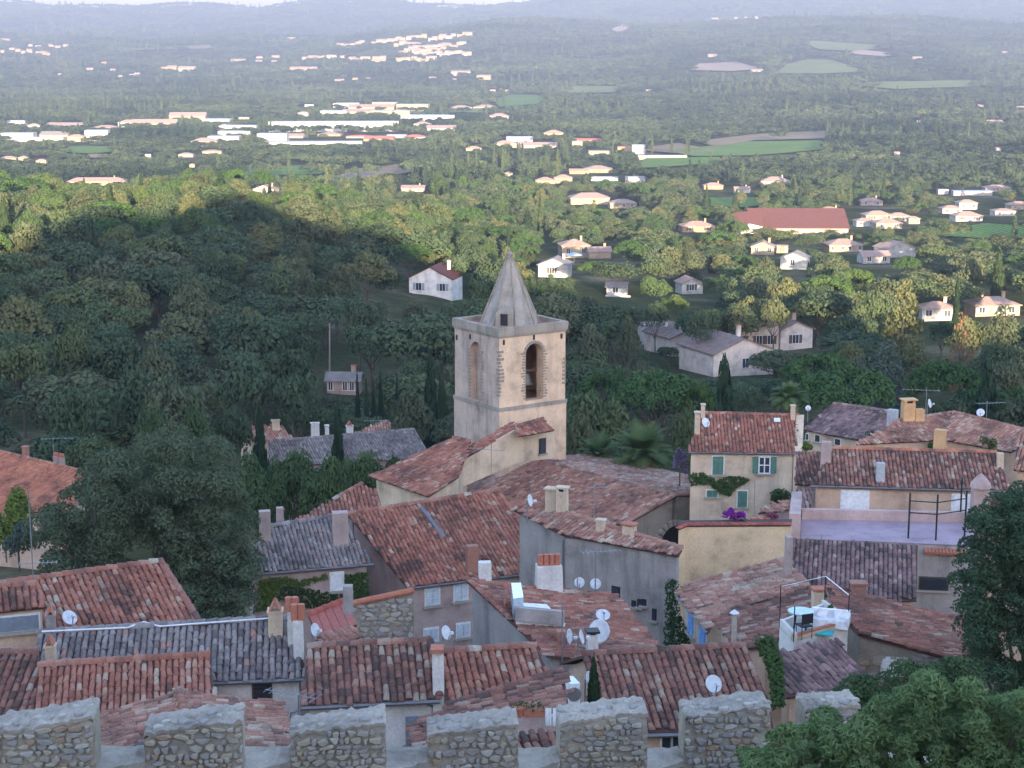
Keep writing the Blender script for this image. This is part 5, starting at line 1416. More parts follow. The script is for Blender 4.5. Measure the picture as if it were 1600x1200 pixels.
for a in ((958, 918, 967, 932), (989, 940, 992, 947), (998, 938, 1001, 947), (1005, 938, 1008, 945), (1021, 953, 1024, 968)): window(h, wg, *a, 'pane', frame=BLACK)
chimney(rg_, 853, 762, 872, 800, WCREAM, 'slab', D=77); chimney(rg_, 870, 760, 887, 806, WCREAM, 'box', D=76.4); chimney(rg_, 932, 811, 945, 836, WCREAM, 'slab', D=73.9, dep=.35); chimney(rg_, 973, 817, 994, 846, WCREAM, 'box', D=73.3, capm=POT, dep=.4)
p = [wg.hit(x, y) + wg.n * .06 for x, y in ((905, 840), (884, 838), (881, 846), (881, 930))]; MB().tube(p, .05, 6).build('downpipe', ZINC, h)
# right side
h = house('house', 'blank yellow house with planted flat roof', 1150, 860, 78)
ry = roof(h, ((1072, 822), (1235, 821)), 78, 0, [(1059, 828), (1073, 822), (1236, 821), (1238, 811), (1062, 813)], 'red', wall=WYEL, base=CZ - 35, tiles=False, oh=.03, caps=(1, 0), capmat=NEWR, thick=.05)
h = house('house', 'house with pale pink weathered roof and blue shutters', 1160, 920, 68)
r12 = roof(h, ((1058, 927), (1105, 984)), 68, 14, [(1058, 927), (1107, 986), (1117, 966), (1234, 926), (1262, 918), (1228, 875), (1071, 917)], 'pink', 'right', wall=WCREAM, base=CZ - 34, bias=.16, gutter=(0,), caps=(5,))
w12 = wall_of(r12, 0)
window(h, w12, 1077, 957, 1085, 990, 'shut', SHSKY); window(h, w12, 1094, 980, 1104, 1014, 'shut', SHSKY)
r13 = roof(h, ((1115, 968), (1150, 1010)), 62, 14, [(1116, 968), (1152, 1013), (1200, 1010), (1232, 985), (1300, 952), (1262, 921), (1234, 927)], 'dark', 'right', wall=WPEACH, base=CZ - 34, bias=.1)
chimney(r13, 1140, 955, 1153, 1008, STONE, 'pipe', D=57); chimney(r13, 1268, 918, 1286, 952, WCREAM, 'box', capm=POT)
chimney(r12, 1226, 838, 1236, 898, WPINK, 'stub')
h = house('house', 'house with dark slumped roof below the roof terrace', 1280, 1040, 52)
r14 = roof(h, ((1216, 1022), (1300, 1005)), 53.5, 20, [(1214, 1022), (1308, 1000), (1352, 1056), (1322, 1078), (1226, 1090)], 'purp', wall=WPEACH, base=B, near=True, bias=-.1)
h = house('house', 'rubble walled house with long red roof by the dark tree', 1420, 990, 60)
r15 = roof(h, ((1290, 915), (1335, 988)), 64, 13, [(1290, 912), (1431, 950), (1560, 975), (1560, 1052), (1487, 1030), (1341, 990), (1318, 966)], 'red', 'left', wall=WBRICKY, base=CZ - 34, caps=(4,), oh=.1, bias=-.02)
w15 = wall_of(r15, 4)
x0 = (w15.hit(1480, 1040) - w15.p).dot(w15.u); x1 = (w15.hit(1345, 1000) - w15.p).dot(w15.u)
zz = [w15.hit(1350, 1000).z, w15.hit(1470, 1032).z]
xa, xb = sorted((x0, x1))
rubble(h, w15, xa, xb, w15.hit(1400, 1080).z, w15.hit(1340, 985).z, .26, False, seed=5, off=.03, topf=lambda x: np.interp(x, [xa, xb], [zz[1], zz[0]] if x0 < x1 else [zz[1], zz[0]]) - .05)
window(h, w15, 1378, 1029, 1411, 1058, 'roll', WHITE, frame=WHITE)
chimney(r15, 1329, 909, 1352, 930, BRICKC, 'slab')
h = house('house', 'house with purple grey tile roof under the lilac terrace', 1330, 890, 79)
r16 = roof(h, ((1230, 841), (1433, 852)), 80, 20, [(1230, 841), (1434, 852), (1432, 938), (1380, 940), (1235, 925)], 'purp', wall=WPEACH, base=CZ - 35, bias=-.04)
h = house('house', 'rose terrace house with white shutters and long tiled roof', 1420, 750, 90)
r17 = roof(h, ((1266, 757), (1579, 766)), 90, 18, [(1266, 757), (1581, 766), (1556, 708), (1302, 701)], 'dark', wall=WPEACH, base=CZ - 36, gutter=(0,), caps=(2,), back=2, bias=.16, capmat=ORAN)
w17 = wall_of(r17, 0)
window(h, w17, 1314, 767, 1356, 796, 'roll', WHITE, frame=WHITE); window(h, w17, 1487, 773, 1518, 801, 'roll', WHITE, frame=WHITE)
chimney(r17, 1282, 690, 1298, 722, WPINK, 'stub'); chimney(r17, 1368, 723, 1382, 752, CONC, 'stub'); chimney(r17, 1557, 708, 1567, 730, WCREAM, 'stub')
LILAC = plaster('terrace_lilac', (.40, .295, .325), (.28, .215, .235), .6)
zf = at(1380, 847, 82).z
fl = [atz(1251, 842, zf), atz(1512, 853, zf), atz(1530, 812, zf), atz(1253, 806, zf)]
MB().prism(fl, (0, 0, .03)).build('terrace_floor', LILAC, h)
Wt = Wall(fl[0], fl[1])
MB().prism([t - ZV * .03 for t in fl], (0, 0, -12)).build('terrace_base', WGREY, h)
tl = [atz(1253, 812, zf), atz(1528, 818, zf)]
MB().prism([tl[0], tl[1], tl[1] + Vector((0, .3, 0)), tl[0] + Vector((0, .3, 0))], (0, 0, .55)).build('terrace_kerb', WROSE, h)
MB().prism([atz(1232, 842, zf), atz(1250, 843, zf), atz(1252, 806, zf), atz(1236, 806, zf)], (0, 0, 1.3)).build('terrace_wall', WROSE, h)
eb = MB(); ve, fe = tile_arch(.1, .08, .4)
window(h, Wt, 1437, 903, 1480, 921, 'bars', frame=WOOD)
for k in range(12):
    c = fl[0] + (fl[1] - fl[0]) * (.75 + .25 * k / 12) - ZV * .25
    MB().tube([c, c - Vector((.0, .35, .1))], .09, 6).build('eave_tile', POT, h)
# pinnacle on the terrace end
pb = at(1530, 800, 84.5); pk = MB().box((0, 0, .2), (.8, .6, 2.6)).build('chimney', WROSE, h, Matrix.Translation(pb))
MB().lathe([(.55, 1.3), (.50, 1.5), (.30, 1.75), (.06, 2.0)], 12).build('domed_cap', WROSE, pk, Matrix.Translation(pb))
fr = thing('pergola_frame', 'black iron pergola frame on the lilac terrace', 'pergola', fl[1])
fa = [atz(1419, 842, zf), atz(1462, 845, zf), atz(1507, 838, zf), atz(1500, 816, zf)]
for q in fa: MB().tube([q, q + ZV * 2.35], .045, 6).build('post', BLACK, fr)
for zz_ in (1.35, 1.95): MB().tube([fa[0] + ZV * zz_, fa[1] + ZV * zz_, fa[2] + ZV * zz_], .03, 5).build('rail', BLACK, fr)
MB().tube([fa[2] + ZV * 1.95, fa[3] + ZV * 1.95], .03, 5).build('rail', BLACK, fr)
# shuttered house behind the church front
h = house('house', 'cream house with green shutters and even red roof', 1160, 700, 105)
r18 = roof(h, ((1075, 705), (1243, 707)), 105, 22, [(1075, 705), (1243, 707.5), (1248, 650), (1096, 646)], 'red', wall=WCREAM, base=CZ - 40, gutter=(0,), caps=(2,), back=2, bias=-.06, oh=.15)
w18 = wall_of(r18, 0)
window(h, w18, 1113, 713, 1130, 741, 'shut', SHGREEN); window(h, w18, 1185, 714, 1203, 739, 'openwide', SHGREEN); window(h, w18, 1152, 767, 1167, 792, 'shut', SHGREEN); window(h, w18, 1104, 766, 1121, 776, 'shut', SHGREEN)
e0 = r18.walls[1]; e1 = r18.walls[2]
MB().prism([e0 + Vector((.02, -.1, .1)), e0 + Vector((.5, -.1, .1)), e1 + Vector((.5, 0, .25)), e1 + Vector((.02, 0, .25))], (0, 0, -12)).build('gable_wall', WCREAM, h)
chimney(r18, 1095, 631, 1101.5, 652, WCREAM, 'slab'); chimney(r18, 1085, 643, 1093.5, 677, WCREAM, 'slab'); chimney(r18, 1235, 633, 1242, 655, WCREAM, 'slab')
MB().add([r18.hit(1209, 656) + r18.n * .15, r18.hit(1219, 656) + r18.n * .15, r18.hit(1219, 662) + r18.n * .15, r18.hit(1209, 662) + r18.n * .15], [(0, 1, 2, 3)]).build('skylight', WHITE, h)
h = house('house', 'pale house with brown hipped roof behind the shuttered one', 1310, 665, 125)
r19 = roof(h, ((1256, 671), (1348, 688)), 125, 17, [(1254, 671), (1350, 689), (1392, 668), (1388, 643), (1302, 631)], 'purp', wall=WCREAM, base=CZ - 42, caps=(3,))
w19 = wall_of(r19, 0)
for a in ((1274, 680, 1281, 690), (1305, 686, 1313, 695), (1260, 678, 1263, 687)): window(h, w19, *a, 'pane')
chimney(r19, 1386, 640, 1402, 668, CONC, 'stub', D=118)
h = house('house', 'wide house with shallow rose roofs and orange chimney', 1480, 670, 108)
r20 = roof(h, ((1340, 694), (1475, 686)), 107, 13, [(1338, 694), (1475, 687), (1491, 645), (1402, 658)], 'pink', wall=WPEACH, base=CZ - 40, caps=(1, 2), oh=.15)
r21 = roof(h, ((1475, 686), (1575, 703)), 107, 15, [(1475, 687), (1580, 706), (1640, 682), (1491, 645)], 'pink', wall=WPEACH, base=CZ - 40, caps=(2,), oh=.15, bias=.1)
chimney(r20, 1408, 623, 1428, 660, plaster('render_orange', (.66, .40, .20), amount=.2), 'box', D=111); chimney(r20, 1428, 639, 1443, 658, _M['render_orange'], 'stub', D=111); chimney(r21, 1460, 671, 1478, 686, _M['render_orange'], 'stub', D=106)
h = house('house', 'small house with plum tile roof squeezed between taller walls', 1255, 730, 97)
roof(h, ((1245, 757), (1275, 757)), 96, 20, [(1242, 757), (1282, 757), (1284, 706), (1245, 706)], 'dark', wall=WPINK, base=CZ - 38, bias=.05)
h = house('house', 'pink lean-to house with low tiled roof beside the terrace', 1225, 800, 88)
roof(h, ((1160, 800), (1252, 790)), 88, 12, [(1185, 802), (1256, 792), (1258, 778), (1200, 790)], 'pink', wall=WROSE, base=CZ - 36, oh=.1)
roof(h, ((1240, 795), (1266, 795)), 88.6, 20, [(1240, 795), (1267, 795), (1269, 764), (1244, 764)], 'purp', wall=WROSE, base=CZ - 36, oh=.1)
h = house('house', 'house with corner of dark roof beside the rose pinnacle', 1570, 790, 86)
roof(h, ((1545, 808), (1600, 812)), 86, 18, [(1543, 806), (1640, 812), (1640, 776), (1548, 772)], 'dark', wall=WPEACH, base=CZ - 36, bias=.1)
h = house('house', 'house behind with rose roof at the far edge', 1595, 700, 100)
roof(h, ((1585, 735), (1640, 740)), 99, 18, [(1584, 734), (1660, 740), (1660, 690), (1592, 676)], 'pink', wall=WPEACH, base=CZ - 38, bias=.05)
h = house('house', 'house under a red church side roof by the plane trees', 540, 790, 92)
roof(h, ((455, 818), (560, 812)), 88, 16, [(455, 818), (600, 808), (590, 768), (565, 757), (520, 782)], 'red', wall=WCREAM, base=CZ - 36, caps=(3,), bias=.05)
h = house('house', 'house with bright orange roof behind the vine hedge', 50, 740, 130)
ro = roof(h, ((0, 706), (133, 738)), 130, 20, [(-60, 691), (0, 706), (134, 738), (112, 800), (-60, 800)], 'oran', wall=WPEACH, base=CZ - 42, caps=(0, 1), bias=-.05)
chimney(ro, 36, 697, 45, 716, BRICKC, 'slab', D=131); chimney(ro, 84, 707, 92, 724, WPINK, 'pots', D=131); chimney(ro, 93, 709, 101, 726, WPINK, 'pots', D=131)
h = house('house', 'shed with new red sheet roof behind the chimneys', 520, 970, 57)
rs = roof(h, ((497, 997), (557, 977)), 57.5, 15, [(482, 962), (540, 939), (558, 977), (497, 997)], 'newr', wall=WPEACH, base=B, tiles=False, caps=(0,), thick=.06)
for k in range(5):
    a = rs.poly[0]; b_ = rs.poly[1]; c_ = rs.poly[2]; d_ = rs.poly[3]; t = k / 5
    q1 = (a[0] + (b_[0] - a[0]) * t, a[1] + (b_[1] - a[1]) * t); q2 = (b_[0] + (a[0] - b_[0]) * (1 - t) + .0, 0)
    q3 = (d_[0] + (c_[0] - d_[0]) * t, d_[1] + (c_[1] - d_[1]) * t); t2 = (k + .94) / 5
    q4 = (d_[0] + (c_[0] - d_[0]) * t2, d_[1] + (c_[1] - d_[1]) * t2); q5 = (a[0] + (b_[0] - a[0]) * t2, a[1] + (b_[1] - a[1]) * t2)
    MB().prism([rs.pt(*q, .01) for q in (q1, q5, q4, q3)], rs.n * .05).build('roof_sheet', NEWR_PLAIN, rs.deck)
roof(h, ((500, 1013), (560, 996)), 55, 18, [(496, 1014), (562, 996), (556, 980), (492, 1000)], 'pink', wall=None)
MB().box(at(544, 936, 58.2), (.32, .32, 1.0)).build('post', WGREY, h)
# rubble garden wall with tile coping
gw = thing('stone_wall', 'old rubble garden wall with red tile coping', 'wall', at(600, 1000, 63))
p0 = at(552, 941, 63); Wr = Wall(p0, p0 + Vector((1, .02, 0)))
ol = [Wr.hit(*q) for q in ((552, 944), (646, 924), (646, 1100), (552, 1100))]
MB().prism([t - Wr.n * .02 for t in ol], Wr.n * -.4).build('wall_core', WBRICKY, gw)
xs_ = [(t - Wr.p).dot(Wr.u) for t in ol]
rubble(gw, Wr, min(xs_) + .02, max(xs_) - .02, Wr.hit(600, 1010).z, max(t.z for t in ol), .24, False, seed=8, off=.03, topf=lambda x: np.interp(x, [min(xs_), max(xs_)], [ol[0].z, ol[1].z]) - .03)
cp_ = roof(gw, ((552, 942), (600, 942)), 63, 0, None, 'newr', abpoly=[(0, 0), (0, .1), (.1, .1)], tiles=False) if False else None
for k in range(7):
    a = ol[0] + (ol[1] - ol[0]) * (k / 7); b_ = ol[0] + (ol[1] - ol[0]) * ((k + 1.08) / 7)
    MB().tube([a + ZV * .03, b_ + ZV * .05], .14, 8, r2=.12).build('coping_tile', POT, gw)
# grey roofs and small houses behind the square
h = house('house', 'long house with dark grey tile roof behind the square', 540, 695, 150)
roof(h, ((424, 690), (647, 671)), 152, 20, [(420, 690), (647, 671), (668, 706), (640, 716), (420, 730)], 'grey', wall=WPINK, base=CZ - 44, caps=(0,), bias=-.1, pitch=.24, ex=.4)
h = house('house', 'house with low hipped lilac grey roof and aerials', 606, 668, 160)
roof(h, ((548, 680), (662, 676)), 160, 14, [(546, 681), (664, 677), (600, 657)], 'pink', wall=WPINK, base=CZ - 45, pitch=.26, ex=.42, bias=.15)
Bq = CZ - 46
h = house('house', 'small rose roofed house behind the thick cypress', 436, 680, 165)
rq = roof(h, ((424, 687), (455, 684)), 165, 18, [(372, 690), (456, 684), (440, 664), (376, 668)], 'pink', wall=WCREAM, base=Bq, pitch=.26, ex=.42, bias=.15)
chimney(rq, 425, 656, 437, 672, WCREAM, 'slab', D=167); chimney(rq, 380, 664, 385, 680, WCREAM, 'slab', D=166)
chimney(rq, 486, 660, 494, 682, LIMEW, 'slab', D=166); chimney(rq, 492, 660, 499, 680, LIMEW, 'slab', D=166); chimney(rq, 541, 658, 552, 680, LIMEW, 'tent', D=164); chimney(rq, 508, 664, 514, 680, LIMEW, 'slab', D=164)
vh(537, 617, 52, 24, 'pink house with grey roof below the utility pole', 'gable', 'pink', 'grey', -4, .7, 3, 1, keep=False)
q = ghit(515, 588, 150)
pole = thing('utility_pole', 'tall pale utility pole at the foot of the wood', 'pole', q)
MB().tube([q, at(515, 505, q.y)], .14, 7, r2=.09).build('pole_shaft', PALEBARK, pole)
MB().box(at(515, 508, q.y), (1.2, .1, .1)).build('crossarm', WOOD, pole)
# pale hamlet in the pines
WALLS['pale'] = plaster('wall_pale', (.70, .60, .52), amount=.25); ROOFS['brown'] = farroof('roof_brown', (.20, .135, .11), (.32, .235, .20))
for a in ((1140, 588, 112, 60, 'large pale house of the hamlet with wide gable front', 'front', 'pale', 'brown', 24, 1.0, 3, 1), (1062, 556, 76, 46, 'low hamlet house with long dark roof at the edge of the oaks', 'front', 'pale', 'brown', 26, 1.1, 1, 2), (1180, 553, 70, 62, 'hamlet house with green shutters behind the large gable', 'gable', 'pale', 'brown', 6, .8, 3, 1),
          (1234, 547, 58, 46, 'smaller pale hamlet house with a low gable', 'front', 'pale', 'brown', 18, 1.2, 1, 1), (1018, 538, 40, 32, 'flat topped pale hamlet house at the edge of the oaks', 'flat', 'pale', 'brown', 10, .9, 1, 0), (1206, 533, 66, 46, 'hamlet house with dark roof at the back', 'gable', 'pale', 'brown', 8, .8, 1, 1)):
    vh(*a, keep=False)

# ------------------------------------------------------------------ battlements in front
wallt = thing('castle_wall', 'crenellated rubble castle wall along the bottom of the view', 'wall', at(700, 1190, 25))
MR = [(-12, 1126, 146, 1100, 152, 23.2), (225, 1127, 378, 1105, 383, 23.9), (453, 1127, 602, 1108, 606, 24.8), (669, 1128, 810, 1112, 812, 25.7), (875, 1109, 1012, 1092, 1015, 26.8), (1070, 1100, 1204, 1084, 1207, 27.8), (1258, 1089, 1344, 1082, 1348, 28.8)]
MORT = plaster('old_mortar', (.38, .325, .25), (.13, .12, .105), .6)
CAPM = plaster('lime_cap', (.40, .345, .28), (.16, .14, .115), .9)
prev = None; ends = []
for i, (xl, yl, xr, yr, xr2, D) in enumerate(MR):
    a = at(xl, yl + 17, D); b = at(xr, yr + 17, D + .12)
    w = (b - a); w.z = 0; L = w.length; u_ = w.normalized(); Wm = Wall(a, b)
    if Wm.u.dot(u_) < 0: Wm.p = b
    zs = at((xl + xr) / 2, 1186, D).z - .05
    th_ = .55; nx, nz = 14, 10
    # rough-edged block: a grid wrapped round five sides
    rg = random.Random(30 + i)
    bmh = bmesh.new()
    def topz(t): return a.z + (b.z - a.z) * t - .05 + .035 * mnoise.noise(Vector((t * 4.0, i * 9.3, 0))) + .02 * mnoise.noise(Vector((t * 11.0, i * 5.3, 2)))
    def P_(t, k, f):       # t along, k up 0..1, f depth 0 front 1 back
        x = a + u_ * (L * t); z = (zs - .35) + (topz(t) + f * .04 - zs + .35) * k
        q = Vector((x.x, x.y, z)) - Wm.n * (th_ * f)
        e = (abs(t - .5) * 2) ** 10
        nz_ = mnoise.noise_vector(q * 4.5) * .022 + mnoise.noise_vector(q * 13) * .010
        r_ = .05 * max(0, k - .9) * 10 * e
        return q + nz_ - u_ * (r_ * (1 if t > .5 else -1)) - ZV * r_ * .6
    grid = {}
    def vert(t, k, f):
        key = (round(t, 4), round(k, 4), round(f, 4))
        if key not in grid: grid[key] = bmh.verts.new(P_(t, k, f))
        return grid[key]
    def sheet(fn, n1, n2):
        for p_ in range(n1):
            for q_ in range(n2):
                try: bmh.faces.new([vert(*fn(p_ / n1, q_ / n2)), vert(*fn((p_ + 1) / n1, q_ / n2)), vert(*fn((p_ + 1) / n1, (q_ + 1) / n2)), vert(*fn(p_ / n1, (q_ + 1) / n2))])
                except ValueError: pass
    sheet(lambda p_, q_: (p_, q_, 0), 16, 12); sheet(lambda p_, q_: (p_, q_, 1), 16, 12); sheet(lambda p_, q_: (p_, 1, q_), 16, 5); sheet(lambda p_, q_: (0, p_, q_), 12, 5); sheet(lambda p_, q_: (1, p_, q_), 12, 5)
    bmesh.ops.recalc_face_normals(bmh, faces=bmh.faces)
    me = bpy.data.meshes.new('merlon'); bmh.to_mesh(me); bmh.free(); me.materials.append(MORT)
    mo = put(bpy.data.objects.new('merlon', me), wallt)
    # lime capping, ragged
    bmh = bmesh.new(); grid = {}
    def P_(t, k, f):
        x = a + u_ * (L * (-.006 + 1.012 * t)); rag = mnoise.noise(Vector((t * 9, i * 7.1, f * 3))) * .05
        z = topz(t) + .035 + .05 * f + mnoise.noise(Vector((t * 14, i * 3.3, f * 4 + 5))) * .045 + mnoise.noise(Vector((t * 37, i * 3.3, f * 9 + 5))) * .02 - (1 - k) * (.055 + rag * .9)
        if abs(t - .5) > .49: z -= .03
        return Vector((x.x, x.y, z)) - Wm.n * ((th_ + .06) * f - .022 - .006 * k)
    sheet(lambda p_, q_: (p_, q_, 0), 44, 2); sheet(lambda p_, q_: (p_, q_, 1), 44, 2); sheet(lambda p_, q_: (p_, 1, q_), 44, 10); sheet(lambda p_, q_: (0, p_, q_), 2, 10); sheet(lambda p_, q_: (1, p_, q_), 2, 10)
    bmesh.ops.recalc_face_normals(bmh, faces=bmh.faces)
    me = bpy.data.meshes.new('capping'); bmh.to_mesh(me); bmh.free(); me.materials.append(CAPM)
    put(bpy.data.objects.new('capping', me), mo)
    sgn = (a - Wm.p).dot(Wm.u)
    rubble(mo, Wm, sgn + .005, sgn + L - .005, zs - .30, max(a.z, b.z), .118, True, seed=60 + i, proud=.026, off=.022, topf=lambda t: a.z + (b.z - a.z) * ((t - sgn) / L) - .055)
    # loose cap stones bedded in the top
    for k in range(11):
        t = (k + rg.uniform(.2, .8)) / 11; w_ = rg.uniform(.09, .19)
        c = a + u_ * (L * t) - Wm.n * rg.uniform(.05, .45); c.z = topz(t) + .055
        put(bpy.data.objects.new('stone', stone_me(rg.randrange(9), rg.choice([0, 2, 4]))), mo, Matrix.Translation(c) @ Matrix.Rotation(rg.uniform(0, 6), 4, 'Z') @ Matrix.Rotation(R(-90), 4, 'X') @ Matrix.Diagonal((w_, .055, w_ * .7, 1)))
    ends.append((a, b, zs, Wm))
# wall below the crenels
for i in range(len(ends)):
    a, b, zs, Wm = ends[i]
    nx_ = ends[i + 1][0] if i + 1 < len(ends) else b + (b - a) * 2.5
    za = zs; zb2 = ends[i + 1][2] if i + 1 < len(ends) else zs - .3
    a2 = Vector((a.x, a.y, za)); c2 = Vector((nx_.x, nx_.y, zb2))
    n_ = Wm.n * .02
    N2 = 16; vs = []; fs = []
    for f in (0, 1):
        for k in (0, 1):
            for t in range(N2 + 1):
                q = a2.lerp(c2, t / N2) + ZV * (mnoise.noise(Vector((t * .7, i * 5, f))) * .03) - Wm.n * (f * .62 - .02)
                if k == 0: q = q - ZV * 7
                vs.append(q)
    R4 = lambda f, k, t: (f * 2 + k) * (N2 + 1) + t
    for t in range(N2): fs += [(R4(0, 0, t), R4(0, 0, t + 1), R4(0, 1, t + 1), R4(0, 1, t)), (R4(1, 0, t), R4(1, 0, t + 1), R4(1, 1, t + 1), R4(1, 1, t)), (R4(0, 1, t), R4(0, 1, t + 1), R4(1, 1, t + 1), R4(1, 1, t))]
    MB().add(vs, fs).build('curtain_wall', MORT, wallt)
    # capped sill of the crenel
    if i + 1 < len(ends):
        s0 = Vector((b.x, b.y, b.z)); s0.z = a2.z + (c2.z - a2.z) * ((b - a).length / max(.1, (nx_ - a).length)); mb = MB(); vs = []; fs = []
        for t in range(9):
            for f in (0, .5, 1): vs.append(s0.lerp(c2, t / 8) + ZV * (.035 + .02 * math.sin(f * 3.14) + mnoise.noise(Vector((t * .9, i * 3, f * 2))) * .025) - Wm.n * (f * .66 - .04))
        for t in range(8):
            for f in (0, 1): fs.append((t * 3 + f, t * 3 + 3 + f, t * 3 + 4 + f, t * 3 + 1 + f))
        n0 = len(vs); vs += [v - ZV * .1 for v in vs[0::3]]; fs += [(t * 3, t * 3 + 3, n0 + t + 1, n0 + t) for t in range(8)]
        mb.add(vs, fs).build('crenel_sill', CAPM, wallt)
    Ws = Wall(a2, c2); 
    if Ws.u.dot(c2 - a2) < 0: Ws.p = c2
    rubble(wallt, Ws, .02, (c2 - a2).length - .05, min(za, zb2) - .75, min(za, zb2) - .06, .125, False, seed=90 + i, proud=.03, off=.025)
lp = thing('floodlight', 'small black floodlight behind the battlements', 'floodlight', at(217, 1200, 24.6))
MB().tube([at(217, 1215, 24.6), at(217, 1192, 24.6)], .035, 6).build('stem', BLACK, lp)
MB().box(at(217, 1177, 24.6), (.13, .16, .16), Matrix.Rotation(.3, 3, 'X')).build('lamp_head', BLACK, lp)
MB().box(at(217, 1165, 24.6), (.15, .18, .03)).build('lamp_cap', BLACK, lp)

# ------------------------------------------------------------------ dishes, aerials and things on the roofs
dish('round white dish beside the double chimney', 488, 1000, 53.5, 22, 60, 15, .35)
dish('grey dish tilted beside the pale shuttered windows', 692, 1003, 51, 24, 60, 20, .3)
dish('large pale dish beside the beige boxed chimney', 940, 1005, 58, 40, -35, 20, .45)
dish('white dish lying behind the largest dish', 941, 972, 61, 24, 10, 60, .25)
dish('dish on edge left of the beige boxed chimney', 884, 1016, 57, 26, 70, 10, .5)
dish('thin dish seen edge on behind the courtyard', 903, 1018, 56, 26, 80, 15, .5)
dish('small white dish of the pair under the grey wall, left one', 905, 922, 70, 17, 0, 20, .35)
dish('small white dish of the pair under the grey wall, right one', 931, 924, 69.5, 18, -10, 20, .35)
dish('grey dish on the red brown roof near the battlements', 1111, 1086, 47.6, 30, 25, 30, .35)
dish('dish edge on beside the courtyard conifer', 914, 1082, 46, 26, 70, 15, .4)
dish('grey dish on the grey house gable', 824, 799, 75, 20, 70, 15, .5)
dish('white dish with arm on the even red roof', 1100, 668, 103, 16, 40, 25, .3)
dish('pale dish on the mast by the orange chimney', 1449, 640, 110, 15, 60, 15, .4)
dish('small dish on the white stack beside the brown roof', 1262, 646, 120, 9, 0, 20, .4)
dish('little dish on the rose roof ridge', 1487, 660, 110, 12, 40, 25, .2, ) if False else None
dish('round dish on the ridge at the far edge', 1532, 652, 108, 13, -20, 30, .3)
dish('dented pale dish between the cream wall and chimney', 106, 975, 53, 26, 50, 40, .2)
antenna('tall thin mast before the great oak', 52, 765, 905, 57, 'yagi', 1.3, 10, .18)
antenna('mast aerial on the roof with white terrace', 878, 940, 1062, 56, 'mast')
antenna('comb aerial over the dark house gutter', 467, 1085, 1118, 44, 'yagi', 1.6, 155, .95)
antenna('long aerial in front of the grey blank wall', 930, 855, 925, 69, 'yagi', 1.7, 10, .9)
antenna('short mast by the small white dishes', 902, 895, 924, 69.5, 'mast')
antenna('aerial on the church sacristy wall', 768, 693, 760, 100, 'yagi', 2.2, 160, .85)
antenna('mast aerial on the church roof', 928, 758, 812, 88, 'yagi', 1.0, 10)
antenna('lightning rod on the church gable', 1059, 756, 780, 108, 'mast')
antenna('comb aerial above the orange chimney', 1446, 605, 652, 112, 'yagi', 2.4, 170, .9)
antenna('comb aerial above the rose ridge at the edge', 1541, 627, 656, 110, 'yagi', 2.0, 10, .9)
antenna('aerial in front of the green shuttered house', 1178, 750, 810, 92, 'yagi', 1.8, 15, .85)
antenna('aerial over the orange roof chimneys', 84, 684, 712, 128, 'yagi', 2.4, 10, .95)
antenna('bent aerial over the lilac roof', 583, 655, 676, 158, 'yagi', 2.4, 10, .9)
antenna('thin aerial beside the largest dish', 928, 950, 984, 60, 'mast')
antenna('small aerial on the terrace edge', 1283, 836, 850, 81.5, 'yagi', .8, 10)
# roof terrace with furniture
tz = at(1240, 1003, 55).z
tf = [atz(1240, 1003, tz), atz(1325, 979, tz), atz(1288, 952, tz), atz(1218, 980, tz)]
te = thing('roof_terrace', 'small white walled roof terrace with iron posts', 'terrace', tf[0])
MB().prism(tf, (0, 0, -1.6)).build('base', LIMEW, te)
MB().prism([t + ZV * .005 for t in tf], (0, 0, .03)).build('floor', plain('terrace_cement', (.45, .43, .40), .8), te)
for k, (i, j, hh) in enumerate(((3, 0, .30), (0, 1, .16), (1, 2, .35), (2, 3, .25))):
    d = (tf[j] - tf[i]); n_ = Vector((-d.y, d.x, 0)).normalized() * .12
    MB().prism([tf[i], tf[j], tf[j] + n_, tf[i] + n_], (0, 0, hh)).build('parapet', LIMEW if k != 1 else WCREAM, te)
MB().prism([tf[0] + ZV * .17, tf[1] + ZV * .17, tf[1] + ZV * .17 + Vector((-.05, .15, 0)), tf[0] + ZV * .17 + Vector((-.05, .15, 0))], (0, 0, .05)).build('coping', POT, te)
for q, hh in ((tf[0], 1.25), (tf[3], 1.5), (tf[1], 1.15), (tf[2], 1.25)): MB().tube([q, q + ZV * hh], .02, 5).build('post', BLACK, te)
MB().tube([tf[2] + ZV * 1.22, tf[1] + ZV * 1.12], .02, 5).build('rail', WHITE, te); MB().tube([tf[3] + ZV * 1.45, tf[2] + ZV * 1.22], .012, 5).build('rail', WHITE, te)
def onterr(px, py): return atz(px, py, tz + .035)
q = onterr(1250, 985); o = thing('round_table', 'round pale blue garden table on the roof terrace', 'table', q)
MB().lathe([(.42, .66), (.44, .69), (.42, .71)], 20).build('tabletop', plain('table_blue', (.42, .56, .60), .4), o, loc=True)
for a in range(4): MB().tube([(.30 * math.cos(a * 1.57 + .5), .30 * math.sin(a * 1.57 + .5), 0), (.2 * math.cos(a * 1.57 + .5), .2 * math.sin(a * 1.57 + .5), .67)], .018, 5).build('leg', BLACK, o, loc=True)
q = onterr(1256, 996); o = thing('garden_chair', 'dark metal garden chair by the round table', 'chair', q, R(200))
MB().box((0, 0, .44), (.42, .42, .04)).build('seat', BLACK, o, loc=True); MB().box((0, .2, .72), (.42, .03, .34)).build('backrest', BLACK, o, loc=True)
for x in (-.19, .19):
    for y in (-.19, .19): MB().tube([(x, y, 0), (x, y, .44 if y < 0 else .88)], .014, 5).build('leg', BLACK, o, loc=True)
q = onterr(1296, 978); o = thing('garden_sofa', 'white padded garden sofa on the roof terrace', 'sofa', q, R(-18))
